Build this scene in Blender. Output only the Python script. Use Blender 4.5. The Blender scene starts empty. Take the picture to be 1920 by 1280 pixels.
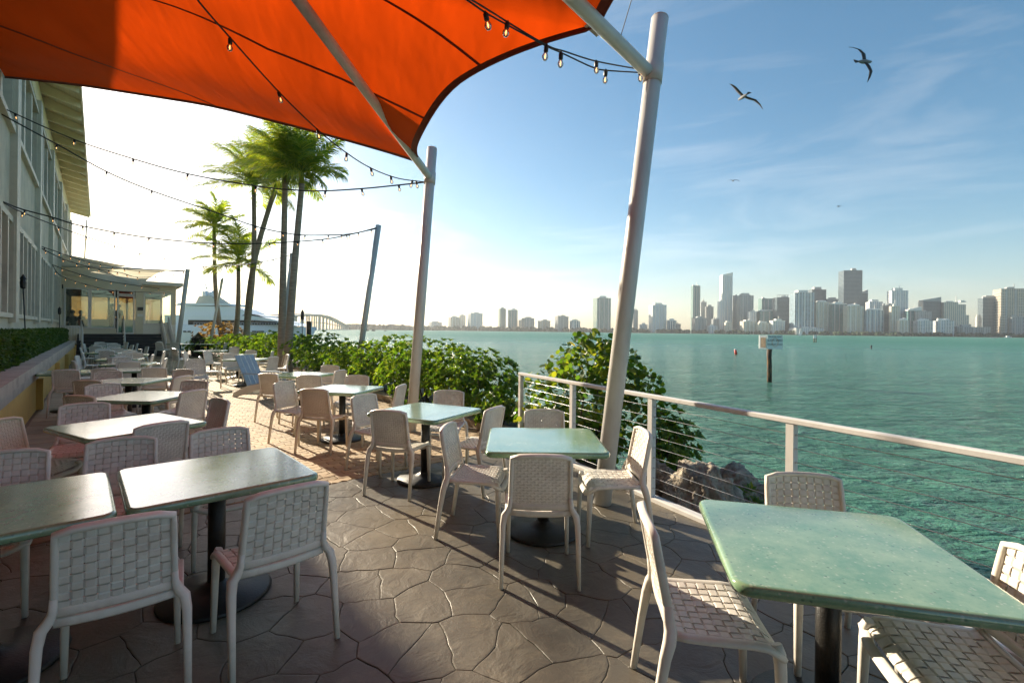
import bpy, math, random
from mathutils import Vector, Matrix, noise
import numpy as np
random.seed(7)
R_ = math.radians
C = bpy.context.scene
COL = C.collection
# ---------------------------------------------------------------- camera
FPX, CX, CY, CAMH = 890.0, 960.0, 619.7, 1.63
ROLL = 0.0112
cR = Vector((math.cos(ROLL), 0, math.sin(ROLL))); cU = Vector((-math.sin(ROLL), 0, math.cos(ROLL))); cF = Vector((0, 1, 0))
cam_d = bpy.data.cameras.new('camera'); cam = bpy.data.objects.new('camera', cam_d); COL.objects.link(cam)
cam.matrix_world = Matrix(((cR.x, cU.x, -cF.x, 0), (cR.y, cU.y, -cF.y, 0), (cR.z, cU.z, -cF.z, CAMH), (0, 0, 0, 1)))
cam_d.sensor_width = 36; cam_d.lens = FPX / 1920 * 36
cam_d.shift_y = (CY - 640) / 1920
cam_d.clip_start = 0.05; cam_d.clip_end = 40000
C.camera = cam
# ---------------------------------------------------------------- world, sun, exposure
SUN_AZ, SUN_EL = R_(44.9), R_(21)            # azimuth left of the view axis
sun_dir = Vector((-math.sin(SUN_AZ) * math.cos(SUN_EL), math.cos(SUN_AZ) * math.cos(SUN_EL), math.sin(SUN_EL)))
W = bpy.data.worlds.new('World'); C.world = W; W.use_nodes = True
wn = W.node_tree.nodes; wl = W.node_tree.links; wn.clear()
wo = wn.new('ShaderNodeOutputWorld'); bg = wn.new('ShaderNodeBackground'); sky = wn.new('ShaderNodeTexSky')
sky.sky_type = 'NISHITA'; sky.sun_disc = False; sky.sun_elevation = SUN_EL; sky.sun_rotation = -SUN_AZ
sky.altitude = 0; sky.air_density = 1.0; sky.dust_density = .7; sky.ozone_density = 2.0
bg.inputs['Strength'].default_value = 0.068
# thin cirrus streaks, mixed into the sky by direction
tc = wn.new('ShaderNodeTexCoord'); mp = wn.new('ShaderNodeMapping'); mp.inputs['Scale'].default_value = (1.1, 1.6, 6.5); mp.inputs['Rotation'].default_value = (0.10, 0.16, 0.3)
nz = wn.new('ShaderNodeTexNoise'); nz.inputs['Scale'].default_value = 1.7; nz.inputs['Detail'].default_value = 9; nz.inputs['Roughness'].default_value = .58; nz.inputs['Distortion'].default_value = .6
cr = wn.new('ShaderNodeMapRange'); cr.inputs['From Min'].default_value = .50; cr.inputs['From Max'].default_value = .80; cr.inputs['To Max'].default_value = .50
mixc = wn.new('ShaderNodeMix'); mixc.data_type = 'RGBA'; mixc.blend_type = 'MIX'
hsv = wn.new('ShaderNodeHueSaturation'); hsv.inputs['Saturation'].default_value = .30; hsv.inputs['Value'].default_value = 1.5
wl.new(tc.outputs['Generated'], mp.inputs['Vector']); wl.new(mp.outputs[0], nz.inputs['Vector']); wl.new(nz.outputs[0], cr.inputs['Value'])
grade = wn.new('ShaderNodeHueSaturation'); grade.inputs['Hue'].default_value = .488; grade.inputs['Saturation'].default_value = 1.28; wl.new(sky.outputs[0], grade.inputs['Color'])
wl.new(grade.outputs[0], hsv.inputs['Color']); wl.new(cr.outputs[0], mixc.inputs['Factor']); wl.new(grade.outputs[0], mixc.inputs['A']); wl.new(hsv.outputs[0], mixc.inputs['B'])
wl.new(mixc.outputs['Result'], bg.inputs['Color']); wl.new(bg.outputs[0], wo.inputs['Surface'])
sl = bpy.data.lights.new('sun', 'SUN'); sl.energy = 5.0; sl.angle = R_(.6); sl.color = (1, .87, .67)
so = bpy.data.objects.new('sun', sl); COL.objects.link(so); so.rotation_euler = sun_dir.to_track_quat('Z', 'Y').to_euler()
C.view_settings.view_transform = 'Standard'; C.view_settings.look = 'None'; C.view_settings.exposure = 1.32; C.view_settings.gamma = 1
C.render.engine = 'CYCLES'
C.cycles.max_bounces = 8; C.cycles.transparent_max_bounces = 12
# ---------------------------------------------------------------- helpers
def ray(px, py): return cR * ((px - CX) / FPX) + cU * ((CY - py) / FPX) + cF
def at(px, py, z=None, d=None):
    r = ray(px, py)
    k = d / r.y if d is not None else (z - CAMH) / r.z
    return Vector((0, 0, CAMH)) + r * k
BA = R_(41.05); U = Vector((-math.sin(BA), math.cos(BA), 0)); V = Vector((math.cos(BA), math.sin(BA), 0))
def st(s, t, z=0): return U * s + V * t + Vector((0, 0, z))
def yaw_of(v): return math.atan2(v[1], v[0]) - math.pi / 2        # local +Y faces v
RAILP, RAILD = Vector((.14, 6.9, 0)), Vector((.475, -.88, 0)).normalized(); RAILN = Vector((.88, .475, 0)).normalized()

class MB:
    def __init__(s): s.v = []; s.f = []; s.sm = []
    def add(s, vs, fs, sm=False):
        b = len(s.v); s.v += [tuple(p) for p in vs]; s.f += [tuple(i + b for i in f) for f in fs]; s.sm += [sm] * len(fs); return s
    def obox(s, o, ax, ay, az):                       # corner + 3 edge vectors
        o, ax, ay, az = map(Vector, (o, ax, ay, az))
        p = [o, o + ax, o + ax + ay, o + ay]; p += [q + az for q in p]
        fs = [(0, 3, 2, 1), (4, 5, 6, 7), (0, 1, 5, 4), (1, 2, 6, 5), (2, 3, 7, 6), (3, 0, 4, 7)]
        if ax.cross(ay).dot(az) < 0: fs = [f[::-1] for f in fs]
        return s.add(p, fs)
    def box(s, x0, x1, y0, y1, z0, z1): return s.obox((x0, y0, z0), (x1 - x0, 0, 0), (0, y1 - y0, 0), (0, 0, z1 - z0))
    def bev(s, cx, cy, cz, sx, sy, sz, b):            # bevelled box, centre and full sizes
        hx, hy, hz = sx / 2, sy / 2, sz / 2
        def ring(z, i): return [(cx + a * (hx - i * (1)), cy + c * (hy - i), cz + z) for a, c in ((-1, -1), (1, -1), (1, 1), (-1, 1))]
        rs = [ring(-hz, b), ring(-hz + b, 0), ring(hz - b, 0), ring(hz, b)]
        vs = sum(rs, []); fs = [(3, 2, 1, 0), (12, 13, 14, 15)]
        for r in range(3):
            for i in range(4): j = (i + 1) % 4; fs.append((r * 4 + i, r * 4 + j, r * 4 + 4 + j, r * 4 + 4 + i))
        return s.add(vs, fs)
    def stbox(s, s0, s1, t0, t1, z0, z1): return s.obox(st(s0, t0, z0), U * (s1 - s0), V * (t1 - t0), (0, 0, z1 - z0))
    def tube(s, pts, r, n=8, r2=None, sm=True, cap=True, power=1.0, up=None):
        """swept section; r float or list; r2 = second half-width (elliptic / squarish with power<1)"""
        pts = [Vector(p) for p in pts]; m = len(pts)
        rs = r if isinstance(r, (list, tuple)) else [r] * m
        r2s = rs if r2 is None else (r2 if isinstance(r2, (list, tuple)) else [r2] * m)
        T = []
        for i in range(m):
            t = (pts[min(i + 1, m - 1)] - pts[max(i - 1, 0)]); T.append(t.normalized() if t.length > 1e-9 else Vector((0, 0, 1)))
        if up is None: up = Vector((1, 0, 0)) if abs(T[0].x) < .8 else Vector((0, 1, 0))
        a = (Vector(up) - T[0] * T[0].dot(Vector(up))).normalized(); vs = []
        for i in range(m):
            a = (a - T[i] * T[i].dot(a)).normalized(); b = T[i].cross(a)
            for k in range(n):
                th = 2 * math.pi * (k + .5) / n; c, d = math.cos(th), math.sin(th)
                c = math.copysign(abs(c) ** power, c); d = math.copysign(abs(d) ** power, d)
                vs.append(pts[i] + a * (c * rs[i]) + b * (d * r2s[i]))
        fs = []
        for i in range(m - 1):
            for k in range(n):
                k2 = (k + 1) % n; fs.append((i * n + k, i * n + k2, (i + 1) * n + k2, (i + 1) * n + k))
        s.add(vs, fs, sm)
        if cap:
            b = len(s.v) - m * n
            s.f += [tuple(b + k for k in range(n))[::-1], tuple(b + (m - 1) * n + k for k in range(n))]; s.sm += [False, False]
        return s
    def lathe(s, prof, n=16, c=(0, 0, 0), sm=True):
        vs = []; fs = []
        for (r, z) in prof:
            for k in range(n): th = 2 * math.pi * k / n; vs.append((c[0] + r * math.cos(th), c[1] + r * math.sin(th), c[2] + z))
        for i in range(len(prof) - 1):
            for k in range(n): k2 = (k + 1) % n; fs.append((i * n + k, i * n + k2, (i + 1) * n + k2, (i + 1) * n + k))
        fs.append(tuple(range(n))[::-1]); fs.append(tuple((len(prof) - 1) * n + k for k in range(n)))
        return s.add(vs, fs, sm)
    def grid(s, fn, nu, nv, sm=True):
        vs = [fn(i / nu, j / nv) for j in range(nv + 1) for i in range(nu + 1)]
        fs = [(j * (nu + 1) + i, j * (nu + 1) + i + 1, (j + 1) * (nu + 1) + i + 1, (j + 1) * (nu + 1) + i) for j in range(nv) for i in range(nu)]
        return s.add(vs, fs, sm)
    def prism(s, poly, z0, z1, ch=0.0):               # poly ccw list of (x,y); optional chamfer at the top
        n = len(poly); vs = [(x, y, z0) for x, y in poly]
        if ch:
            cx = sum(p[0] for p in poly) / n; cy = sum(p[1] for p in poly) / n
            vs += [(x, y, z1 - ch) for x, y in poly]
            top = []
            for x, y in poly:
                l = math.hypot(x - cx, y - cy) or 1; k = max(0, (l - ch * 1.3) / l); top.append((cx + (x - cx) * k, cy + (y - cy) * k, z1))
            vs += top; L = 3
        else: vs += [(x, y, z1) for x, y in poly]; L = 2
        fs = [tuple(range((L - 1) * n, L * n))]
        for r in range(L - 1):
            for i in range(n): j = (i + 1) % n; fs.append((r * n + i, r * n + j, (r + 1) * n + j, (r + 1) * n + i))
        return s.add(vs, fs)
    def mesh(s, name, mat=None):
        me = bpy.data.meshes.new(name); me.from_pydata(s.v, [], s.f)
        if any(s.sm): me.polygons.foreach_set('use_smooth', s.sm)
        if mat: me.materials.append(mat)
        me.update(); return me
    def build(s, name, mat, parent=None): return link(name, s.mesh(name, mat), parent)
def link(name, me, parent=None):
    o = bpy.data.objects.new(name, me); COL.objects.link(o)
    if parent is not None: o.parent = parent
    return o
def tag(o, label=None, cat=None, group=None, kind=None):
    if label: o['label'] = label
    if cat: o['category'] = cat
    if group: o['group'] = group
    if kind: o['kind'] = kind
    return o
def thing(name, label, cat, loc=(0, 0, 0), rz=0, group=None):
    o = bpy.data.objects.new(name, None); o.empty_display_size = .1; COL.objects.link(o); o.location = loc; o.rotation_euler = (0, 0, rz)
    return tag(o, label, cat, group)
def kids(o): return [c for c in COL.objects if c.parent == o]
CH = {}
def reg(o):                                           # remember children of a prototype for fast copying
    CH[o.name] = [(c, kids(c)) for c in kids(o)]
def dup(root, loc, rz, label, group=None):
    r = root.copy(); COL.objects.link(r); r.location = loc; r.rotation_euler = (0, 0, rz); r['label'] = label
    if group: r['group'] = group
    for c, gs in CH[root.name]:
        k = c.copy(); COL.objects.link(k); k.parent = r
        for g in gs: q = g.copy(); COL.objects.link(q); q.parent = k
    return r
# ---------------------------------------------------------------- materials
def nt(name):
    m = bpy.data.materials.new(name); m.use_nodes = True
    return m, m.node_tree.nodes, m.node_tree.links, m.node_tree.nodes['Principled BSDF']
def mat(name, col, rough=.6, metal=0, var=.12, scale=6, bump=.0, bscale=60, spec=.5, dirt=None, dscale=3, damt=.5, coords='Object', coat=0, island=0, stretch=None):
    m, n, l, p = nt(name)
    tcx = n.new('ShaderNodeTexCoord'); src = tcx.outputs[coords]
    if stretch:
        mpg = n.new('ShaderNodeMapping'); mpg.inputs['Scale'].default_value = stretch; l.new(src, mpg.inputs[0]); src = mpg.outputs[0]
    t = n.new('ShaderNodeTexNoise'); t.inputs['Scale'].default_value = scale; t.inputs['Detail'].default_value = 6; l.new(src, t.inputs['Vector'])
    mr = n.new('ShaderNodeMapRange'); mr.inputs['From Min'].default_value = .3; mr.inputs['From Max'].default_value = .7
    mr.inputs['To Min'].default_value = 1 - var; mr.inputs['To Max'].default_value = 1 + var; l.new(t.outputs[0], mr.inputs['Value'])
    fac = mr.outputs[0]
    if island:
        g = n.new('ShaderNodeNewGeometry'); oi = n.new('ShaderNodeObjectInfo'); ad = n.new('ShaderNodeMath'); ad.operation = 'ADD'; l.new(g.outputs['Random Per Island'], ad.inputs[0]); l.new(oi.outputs['Random'], ad.inputs[1])
        fr = n.new('ShaderNodeMath'); fr.operation = 'FRACT'; l.new(ad.outputs[0], fr.inputs[0])
        m2 = n.new('ShaderNodeMapRange'); m2.inputs['To Min'].default_value = 1 - island; m2.inputs['To Max'].default_value = 1 + island; l.new(fr.outputs[0], m2.inputs['Value'])
        mu = n.new('ShaderNodeMath'); mu.operation = 'MULTIPLY'; l.new(fac, mu.inputs[0]); l.new(m2.outputs[0], mu.inputs[1]); fac = mu.outputs[0]
    vm = n.new('ShaderNodeVectorMath'); vm.operation = 'SCALE'; vm.inputs[0].default_value = col[:3]; l.new(fac, vm.inputs['Scale'])
    out = vm.outputs[0]
    if dirt:
        t2 = n.new('ShaderNodeTexNoise'); t2.inputs['Scale'].default_value = dscale; t2.inputs['Detail'].default_value = 10; t2.inputs['Roughness'].default_value = .65; l.new(src, t2.inputs['Vector'])
        r2 = n.new('ShaderNodeMapRange'); r2.inputs['From Min'].default_value = .5; r2.inputs['From Max'].default_value = .72; r2.inputs['To Max'].default_value = damt; l.new(t2.outputs[0], r2.inputs['Value'])
        mx = n.new('ShaderNodeMix'); mx.data_type = 'RGBA'; l.new(r2.outputs[0], mx.inputs['Factor']); l.new(out, mx.inputs['A']); mx.inputs['B'].default_value = (*dirt[:3], 1); out = mx.outputs['Result']
    l.new(out, p.inputs['Base Color'])
    p.inputs['Roughness'].default_value = rough; p.inputs['Metallic'].default_value = metal; p.inputs['Specular IOR Level'].default_value = spec
    if coat: p.inputs['Coat Weight'].default_value = coat; p.inputs['Coat Roughness'].default_value = .08
    if bump:
        b = n.new('ShaderNodeBump'); b.inputs['Strength'].default_value = bump; b.inputs['Distance'].default_value = .12 if name == 'coral limestone' else .01
        t3 = n.new('ShaderNodeTexNoise'); t3.inputs['Scale'].default_value = bscale; t3.inputs['Detail'].default_value = 8; l.new(src, t3.inputs['Vector']); l.new(t3.outputs[0], b.inputs['Height']); l.new(b.outputs[0], p.inputs['Normal'])
    return m
def leaf_mat(name, col, col2, trans=.45, gloss=.35, scale=2.0):
    m, n, l, p = nt(name)
    g = n.new('ShaderNodeNewGeometry'); oi = n.new('ShaderNodeObjectInfo'); ad = n.new('ShaderNodeMath'); ad.operation = 'ADD'; l.new(g.outputs['Random Per Island'], ad.inputs[0]); l.new(oi.outputs['Random'], ad.inputs[1])
    fr = n.new('ShaderNodeMath'); fr.operation = 'FRACT'; l.new(ad.outputs[0], fr.inputs[0])
    mx = n.new('ShaderNodeMix'); mx.data_type = 'RGBA'; mx.inputs['A'].default_value = (*col, 1); mx.inputs['B'].default_value = (*col2, 1)
    pw = n.new('ShaderNodeMath'); pw.operation = 'POWER'; pw.inputs[1].default_value = 2.2; l.new(fr.outputs[0], pw.inputs[0]); l.new(pw.outputs[0], mx.inputs['Factor'])
    p.inputs['Roughness'].default_value = gloss; l.new(mx.outputs['Result'], p.inputs['Base Color'])
    tr = n.new('ShaderNodeBsdfTranslucent'); ms = n.new('ShaderNodeMixShader'); ms.inputs[0].default_value = trans
    sc = n.new('ShaderNodeMix'); sc.data_type = 'RGBA'; sc.blend_type = 'MULTIPLY'; sc.inputs['Factor'].default_value = 1; l.new(mx.outputs['Result'], sc.inputs['A']); sc.inputs['B'].default_value = (2.9, 2.7, .8, 1)
    l.new(sc.outputs['Result'], tr.inputs[0]); l.new(p.outputs[0], ms.inputs[1]); l.new(tr.outputs[0], ms.inputs[2]); l.new(ms.outputs[0], n['Material Output'].inputs[0])
    return m
M = {}
M['chair_shade_tan'] = mat('shade tinted tan plastic', (.67, .56, .41), .5, var=.08, scale=5)  # white chairs standing in shade; the shade is put into this tan colour
M['chair_shade_brown'] = mat('shade tinted brown plastic', (.60, .49, .40), .5, var=.08, scale=5)  # browner shade tint painted into the white plastic of one chair
M['chair'] = mat('chair plastic', (.73, .685, .61), .42, island=.045, var=.07, scale=5, bump=.12, bscale=260, dirt=(.34, .24, .18), dscale=4.5, damt=.42)
M['black'] = mat('black iron', (.014, .013, .012), .42, var=.3, bump=.25, bscale=120, dirt=(.05, .04, .03), dscale=9)
M['white_paint'] = mat('white painted steel', (.66, .64, .61), .38, var=.05, bump=.08, bscale=30, dirt=(.36, .30, .24), dscale=2.2, damt=.5, stretch=(1, 1, .35))
M['steel'] = mat('stainless cable', (.55, .55, .55), .3, metal=1)
M['cable'] = mat('black rubber cable', (.012, .012, .012), .5)
M['stucco'] = mat('pale green grey stucco', (.60, .555, .44), .85, var=.08, scale=1.4, bump=.5, bscale=45, dirt=(.28, .29, .26), dscale=1.1, damt=.5)
M['trim'] = mat('grey green trim', (.56, .535, .44), .6, var=.05, dirt=(.26, .27, .25), dscale=1.7)
M['cream'] = mat('cream painted wood', (.86, .77, .50), .6, var=.06, scale=2, dirt=(.5, .42, .25), dscale=2)
M['cream_wall'] = mat('cream stucco', (.66, .61, .48), .8, var=.05, scale=2, bump=.3, bscale=40)
M['yellow'] = mat('yellow stucco', (.66, .43, .12), .8, var=.10, scale=1.6, bump=.35, bscale=40, dirt=(.30, .20, .08), dscale=1.6, damt=.55)
M['coping'] = mat('weathered concrete coping', (.42, .36, .31), .75, var=.15, scale=2.2, bump=.3, bscale=50, dirt=(.2, .16, .14), dscale=2.5, damt=.6)
M['white_wall'] = mat('white stucco', (.74, .72, .66), .7, var=.04, scale=2)
M['dark_step'] = mat('black stained wood', (.02, .019, .02), .5, var=.3, scale=5, bump=.2)
M['soil'] = mat('mulch soil', (.085, .06, .04), .95, var=.4, scale=14, bump=.8, bscale=40)
M['curb'] = mat('tan curb stone', (.40, .30, .20), .8, var=.15, scale=5, bump=.4, bscale=30)
M['mortar'] = mat('joint mortar', (.20, .15, .11), .9, var=.2, scale=18, bump=.4, coords='Object')
M['paver'] = mat('tan clay paver', (.42, .305, .17), .72, var=.16, scale=9, bump=.35, bscale=70, dirt=(.17, .11, .07), dscale=2.3, damt=.6, island=.22)
M['tile'] = mat('brown slate tile', (.24, .175, .11), .6, var=.2, scale=3, bump=.35, bscale=20, island=.22)
M['rock'] = mat('coral limestone', (.36, .31, .24), .95, var=.5, scale=3, bump=1.0, bscale=6, dirt=(.06, .05, .045), dscale=2.5, damt=.9)
M['blue_wood'] = mat('light blue painted wood', (.36, .46, .54), .55, var=.08, scale=4, stretch=(1, 1, 8), bump=.2)
M['wood'] = mat('weathered wood', (.30, .22, .15), .8, var=.3, scale=4, stretch=(6, 6, 1), bump=.5)
M['pile'] = mat('tarred timber pile', (.05, .035, .025), .75, var=.4, scale=3, stretch=(5, 5, .8), bump=.6, dirt=(.42, .20, .06), dscale=2.4, damt=.85)
M['trunk'] = mat('palm bark', (.34, .27, .20), .85, var=.3, scale=3, stretch=(1, 1, 9), bump=.6, bscale=12)
M['stem'] = mat('woody stem', (.10, .075, .05), .85, var=.3)
M['red'] = mat('red buoy paint', (.5, .035, .02), .45)
M['white_plain'] = mat('white board', (.78, .77, .74), .5, var=.03)
M['hullwhite'] = mat('white gelcoat', (.86, .86, .84), .22, var=.02, scale=.5)
M['boatglass'] = mat('tinted yacht glass', (.015, .02, .025), .08, var=.05)
M['orange_text'] = mat('orange sign ring', (.7, .3, .08), .5)
M['text'] = mat('black lettering', (.02, .02, .02), .6)
M['bridge'] = mat('bridge concrete', (.42, .42, .40), .85, var=.06, scale=.05)
M['scaevola'] = leaf_mat('glossy beach shrub leaf', (.048, .115, .015), (.17, .22, .03), .42)
M['scaevola_dark'] = leaf_mat('hedge leaf', (.03, .075, .014), (.08, .13, .03), .25)
M['seagrape'] = leaf_mat('sea grape leaf', (.045, .105, .018), (.18, .20, .03), .42)
M['yellow_leaf'] = leaf_mat('yellow leaf', (.30, .28, .03), (.46, .38, .05), .45)
M['croton'] = leaf_mat('croton leaf', (.12, .07, .03), (.30, .19, .06), .3)
M['palmleaf'] = leaf_mat('palm leaflet', (.08, .14, .02), (.28, .28, .045), .6, .4)
M['soffit'] = mat('soffit board', (.86, .76, .50), .65, var=.06)

def fabric(name, col, tcol, tw=.55):
    m, n, l, p = nt(name)
    p.inputs['Base Color'].default_value = (*col, 1); p.inputs['Roughness'].default_value = .7; p.inputs['Specular IOR Level'].default_value = .2
    t = n.new('ShaderNodeTexNoise'); t.inputs['Scale'].default_value = 1.1; t.inputs['Detail'].default_value = 5; tcx = n.new('ShaderNodeTexCoord'); l.new(tcx.outputs['Object'], t.inputs['Vector'])
    mr = n.new('ShaderNodeMapRange'); mr.inputs['From Min'].default_value = .3; mr.inputs['From Max'].default_value = .7; mr.inputs['To Min'].default_value = .82; mr.inputs['To Max'].default_value = 1.08; l.new(t.outputs[0], mr.inputs['Value'])
    vm = n.new('ShaderNodeVectorMath'); vm.operation = 'SCALE'; vm.inputs[0].default_value = tcol; l.new(mr.outputs[0], vm.inputs['Scale'])
    tr = n.new('ShaderNodeBsdfTranslucent'); l.new(vm.outputs[0], tr.inputs[0])
    ms = n.new('ShaderNodeMixShader'); ms.inputs[0].default_value = tw; l.new(p.outputs[0], ms.inputs[1]); l.new(tr.outputs[0], ms.inputs[2]); l.new(ms.outputs[0], n['Material Output'].inputs[0])
    b = n.new('ShaderNodeBump'); b.inputs['Strength'].default_value = .42; b.inputs['Distance'].default_value = .15
    t3 = n.new('ShaderNodeTexNoise'); t3.inputs['Scale'].default_value = 1.3; t3.inputs['Detail'].default_value = 3; mp3 = n.new('ShaderNodeMapping'); mp3.inputs['Scale'].default_value = (1, .35, 1); mp3.inputs['Rotation'].default_value = (0, 0, .9)
    l.new(tcx.outputs['Object'], mp3.inputs[0]); l.new(mp3.outputs[0], t3.inputs['Vector']); l.new(t3.outputs[0], b.inputs['Height']); l.new(b.outputs[0], p.inputs['Normal']); l.new(b.outputs[0], tr.inputs['Normal'])
    return m
M['orange'] = fabric('orange sail fabric', (.62, .056, .008), (.80, .070, .003), .55)
M['orange_hem'] = mat('rust hem webbing', (.16, .035, .012), .8)
M['seam'] = mat('seam thread', (.20, .02, .008), .8)
M['white_sail'] = fabric('white sail fabric', (.78, .75, .66), (.85, .78, .6), .6)

def glass(name, tint=(1, 1, 1), refl=.12, rough=.02):
    m, n, l, p = nt(name); n.remove(p)
    g = n.new('ShaderNodeBsdfGlossy'); g.inputs['Roughness'].default_value = rough; g.inputs['Color'].default_value = (.9, .95, .95, 1)
    t = n.new('ShaderNodeBsdfTransparent'); t.inputs[0].default_value = (*tint, 1)
    f = n.new('ShaderNodeFresnel'); f.inputs[0].default_value = 1.5
    mr = n.new('ShaderNodeMapRange'); mr.inputs['To Min'].default_value = refl * .4; mr.inputs['To Max'].default_value = 1; l.new(f.outputs[0], mr.inputs[0])
    ms = n.new('ShaderNodeMixShader'); l.new(mr.outputs[0], ms.inputs[0]); l.new(t.outputs[0], ms.inputs[1]); l.new(g.outputs[0], ms.inputs[2]); l.new(ms.outputs[0], n['Material Output'].inputs[0])
    return m
M['glass'] = glass('window glass', (.75, .82, .78)); M['bulbglass'] = glass('bulb glass', (.95, .93, .9), .5)
M['tint'] = glass('tinted glass', (.42, .36, .26), .3)
M['darkglass'] = mat('dark window glass', (.035, .05, .05), .08, var=.2, scale=.6, spec=.8)
def filament():
    m, n, l, p = nt('warm filament'); p.inputs['Emission Color'].default_value = (1, .45, .12, 1); p.inputs['Emission Strength'].default_value = 2.0; p.inputs['Base Color'].default_value = (.5, .25, .1, 1); return m
M['filament'] = filament()
# flagstone: stamped, painted concrete
def flag():
    m, n, l, p = nt('stamped flagstone'); tcx = n.new('ShaderNodeTexCoord')
    def noi(sc, det, rg=.5, dist=0):
        t = n.new('ShaderNodeTexNoise'); t.inputs['Scale'].default_value = sc; t.inputs['Detail'].default_value = det; t.inputs['Roughness'].default_value = rg; t.inputs['Distortion'].default_value = dist; l.new(tcx.outputs['Object'], t.inputs['Vector']); return t.outputs[0]
    mx = n.new('ShaderNodeMix'); mx.data_type = 'RGBA'; mr = n.new('ShaderNodeMapRange'); mr.inputs['From Min'].default_value = .4; mr.inputs['From Max'].default_value = .66; l.new(noi(.55, 6), mr.inputs[0]); l.new(mr.outputs[0], mx.inputs['Factor'])
    mx.inputs['A'].default_value = (.150, .125, .086, 1); mx.inputs['B'].default_value = (.072, .069, .061, 1)
    m2 = n.new('ShaderNodeMix'); m2.data_type = 'RGBA'; r2 = n.new('ShaderNodeMapRange'); r2.inputs['From Min'].default_value = .52; r2.inputs['From Max'].default_value = .75; r2.inputs['To Max'].default_value = .55; l.new(noi(7, 10, .7), r2.inputs[0]); l.new(r2.outputs[0], m2.inputs['Factor'])
    l.new(mx.outputs['Result'], m2.inputs['A']); m2.inputs['B'].default_value = (.24, .205, .145, 1); l.new(m2.outputs['Result'], p.inputs['Base Color'])
    rr = n.new('ShaderNodeMapRange'); rr.inputs['To Min'].default_value = .3; rr.inputs['To Max'].default_value = .62; l.new(noi(3, 5), rr.inputs[0]); l.new(rr.outputs[0], p.inputs['Roughness'])
    b1 = n.new('ShaderNodeBump'); b1.inputs['Strength'].default_value = .5; b1.inputs['Distance'].default_value = .02; l.new(noi(5, 8, .6, 1.2), b1.inputs['Height'])
    b2 = n.new('ShaderNodeBump'); b2.inputs['Strength'].default_value = .35; b2.inputs['Distance'].default_value = .004; l.new(noi(70, 6, .6), b2.inputs['Height']); l.new(b1.outputs[0], b2.inputs['Normal']); l.new(b2.outputs[0], p.inputs['Normal'])
    return m
M['flag'] = flag()
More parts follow.
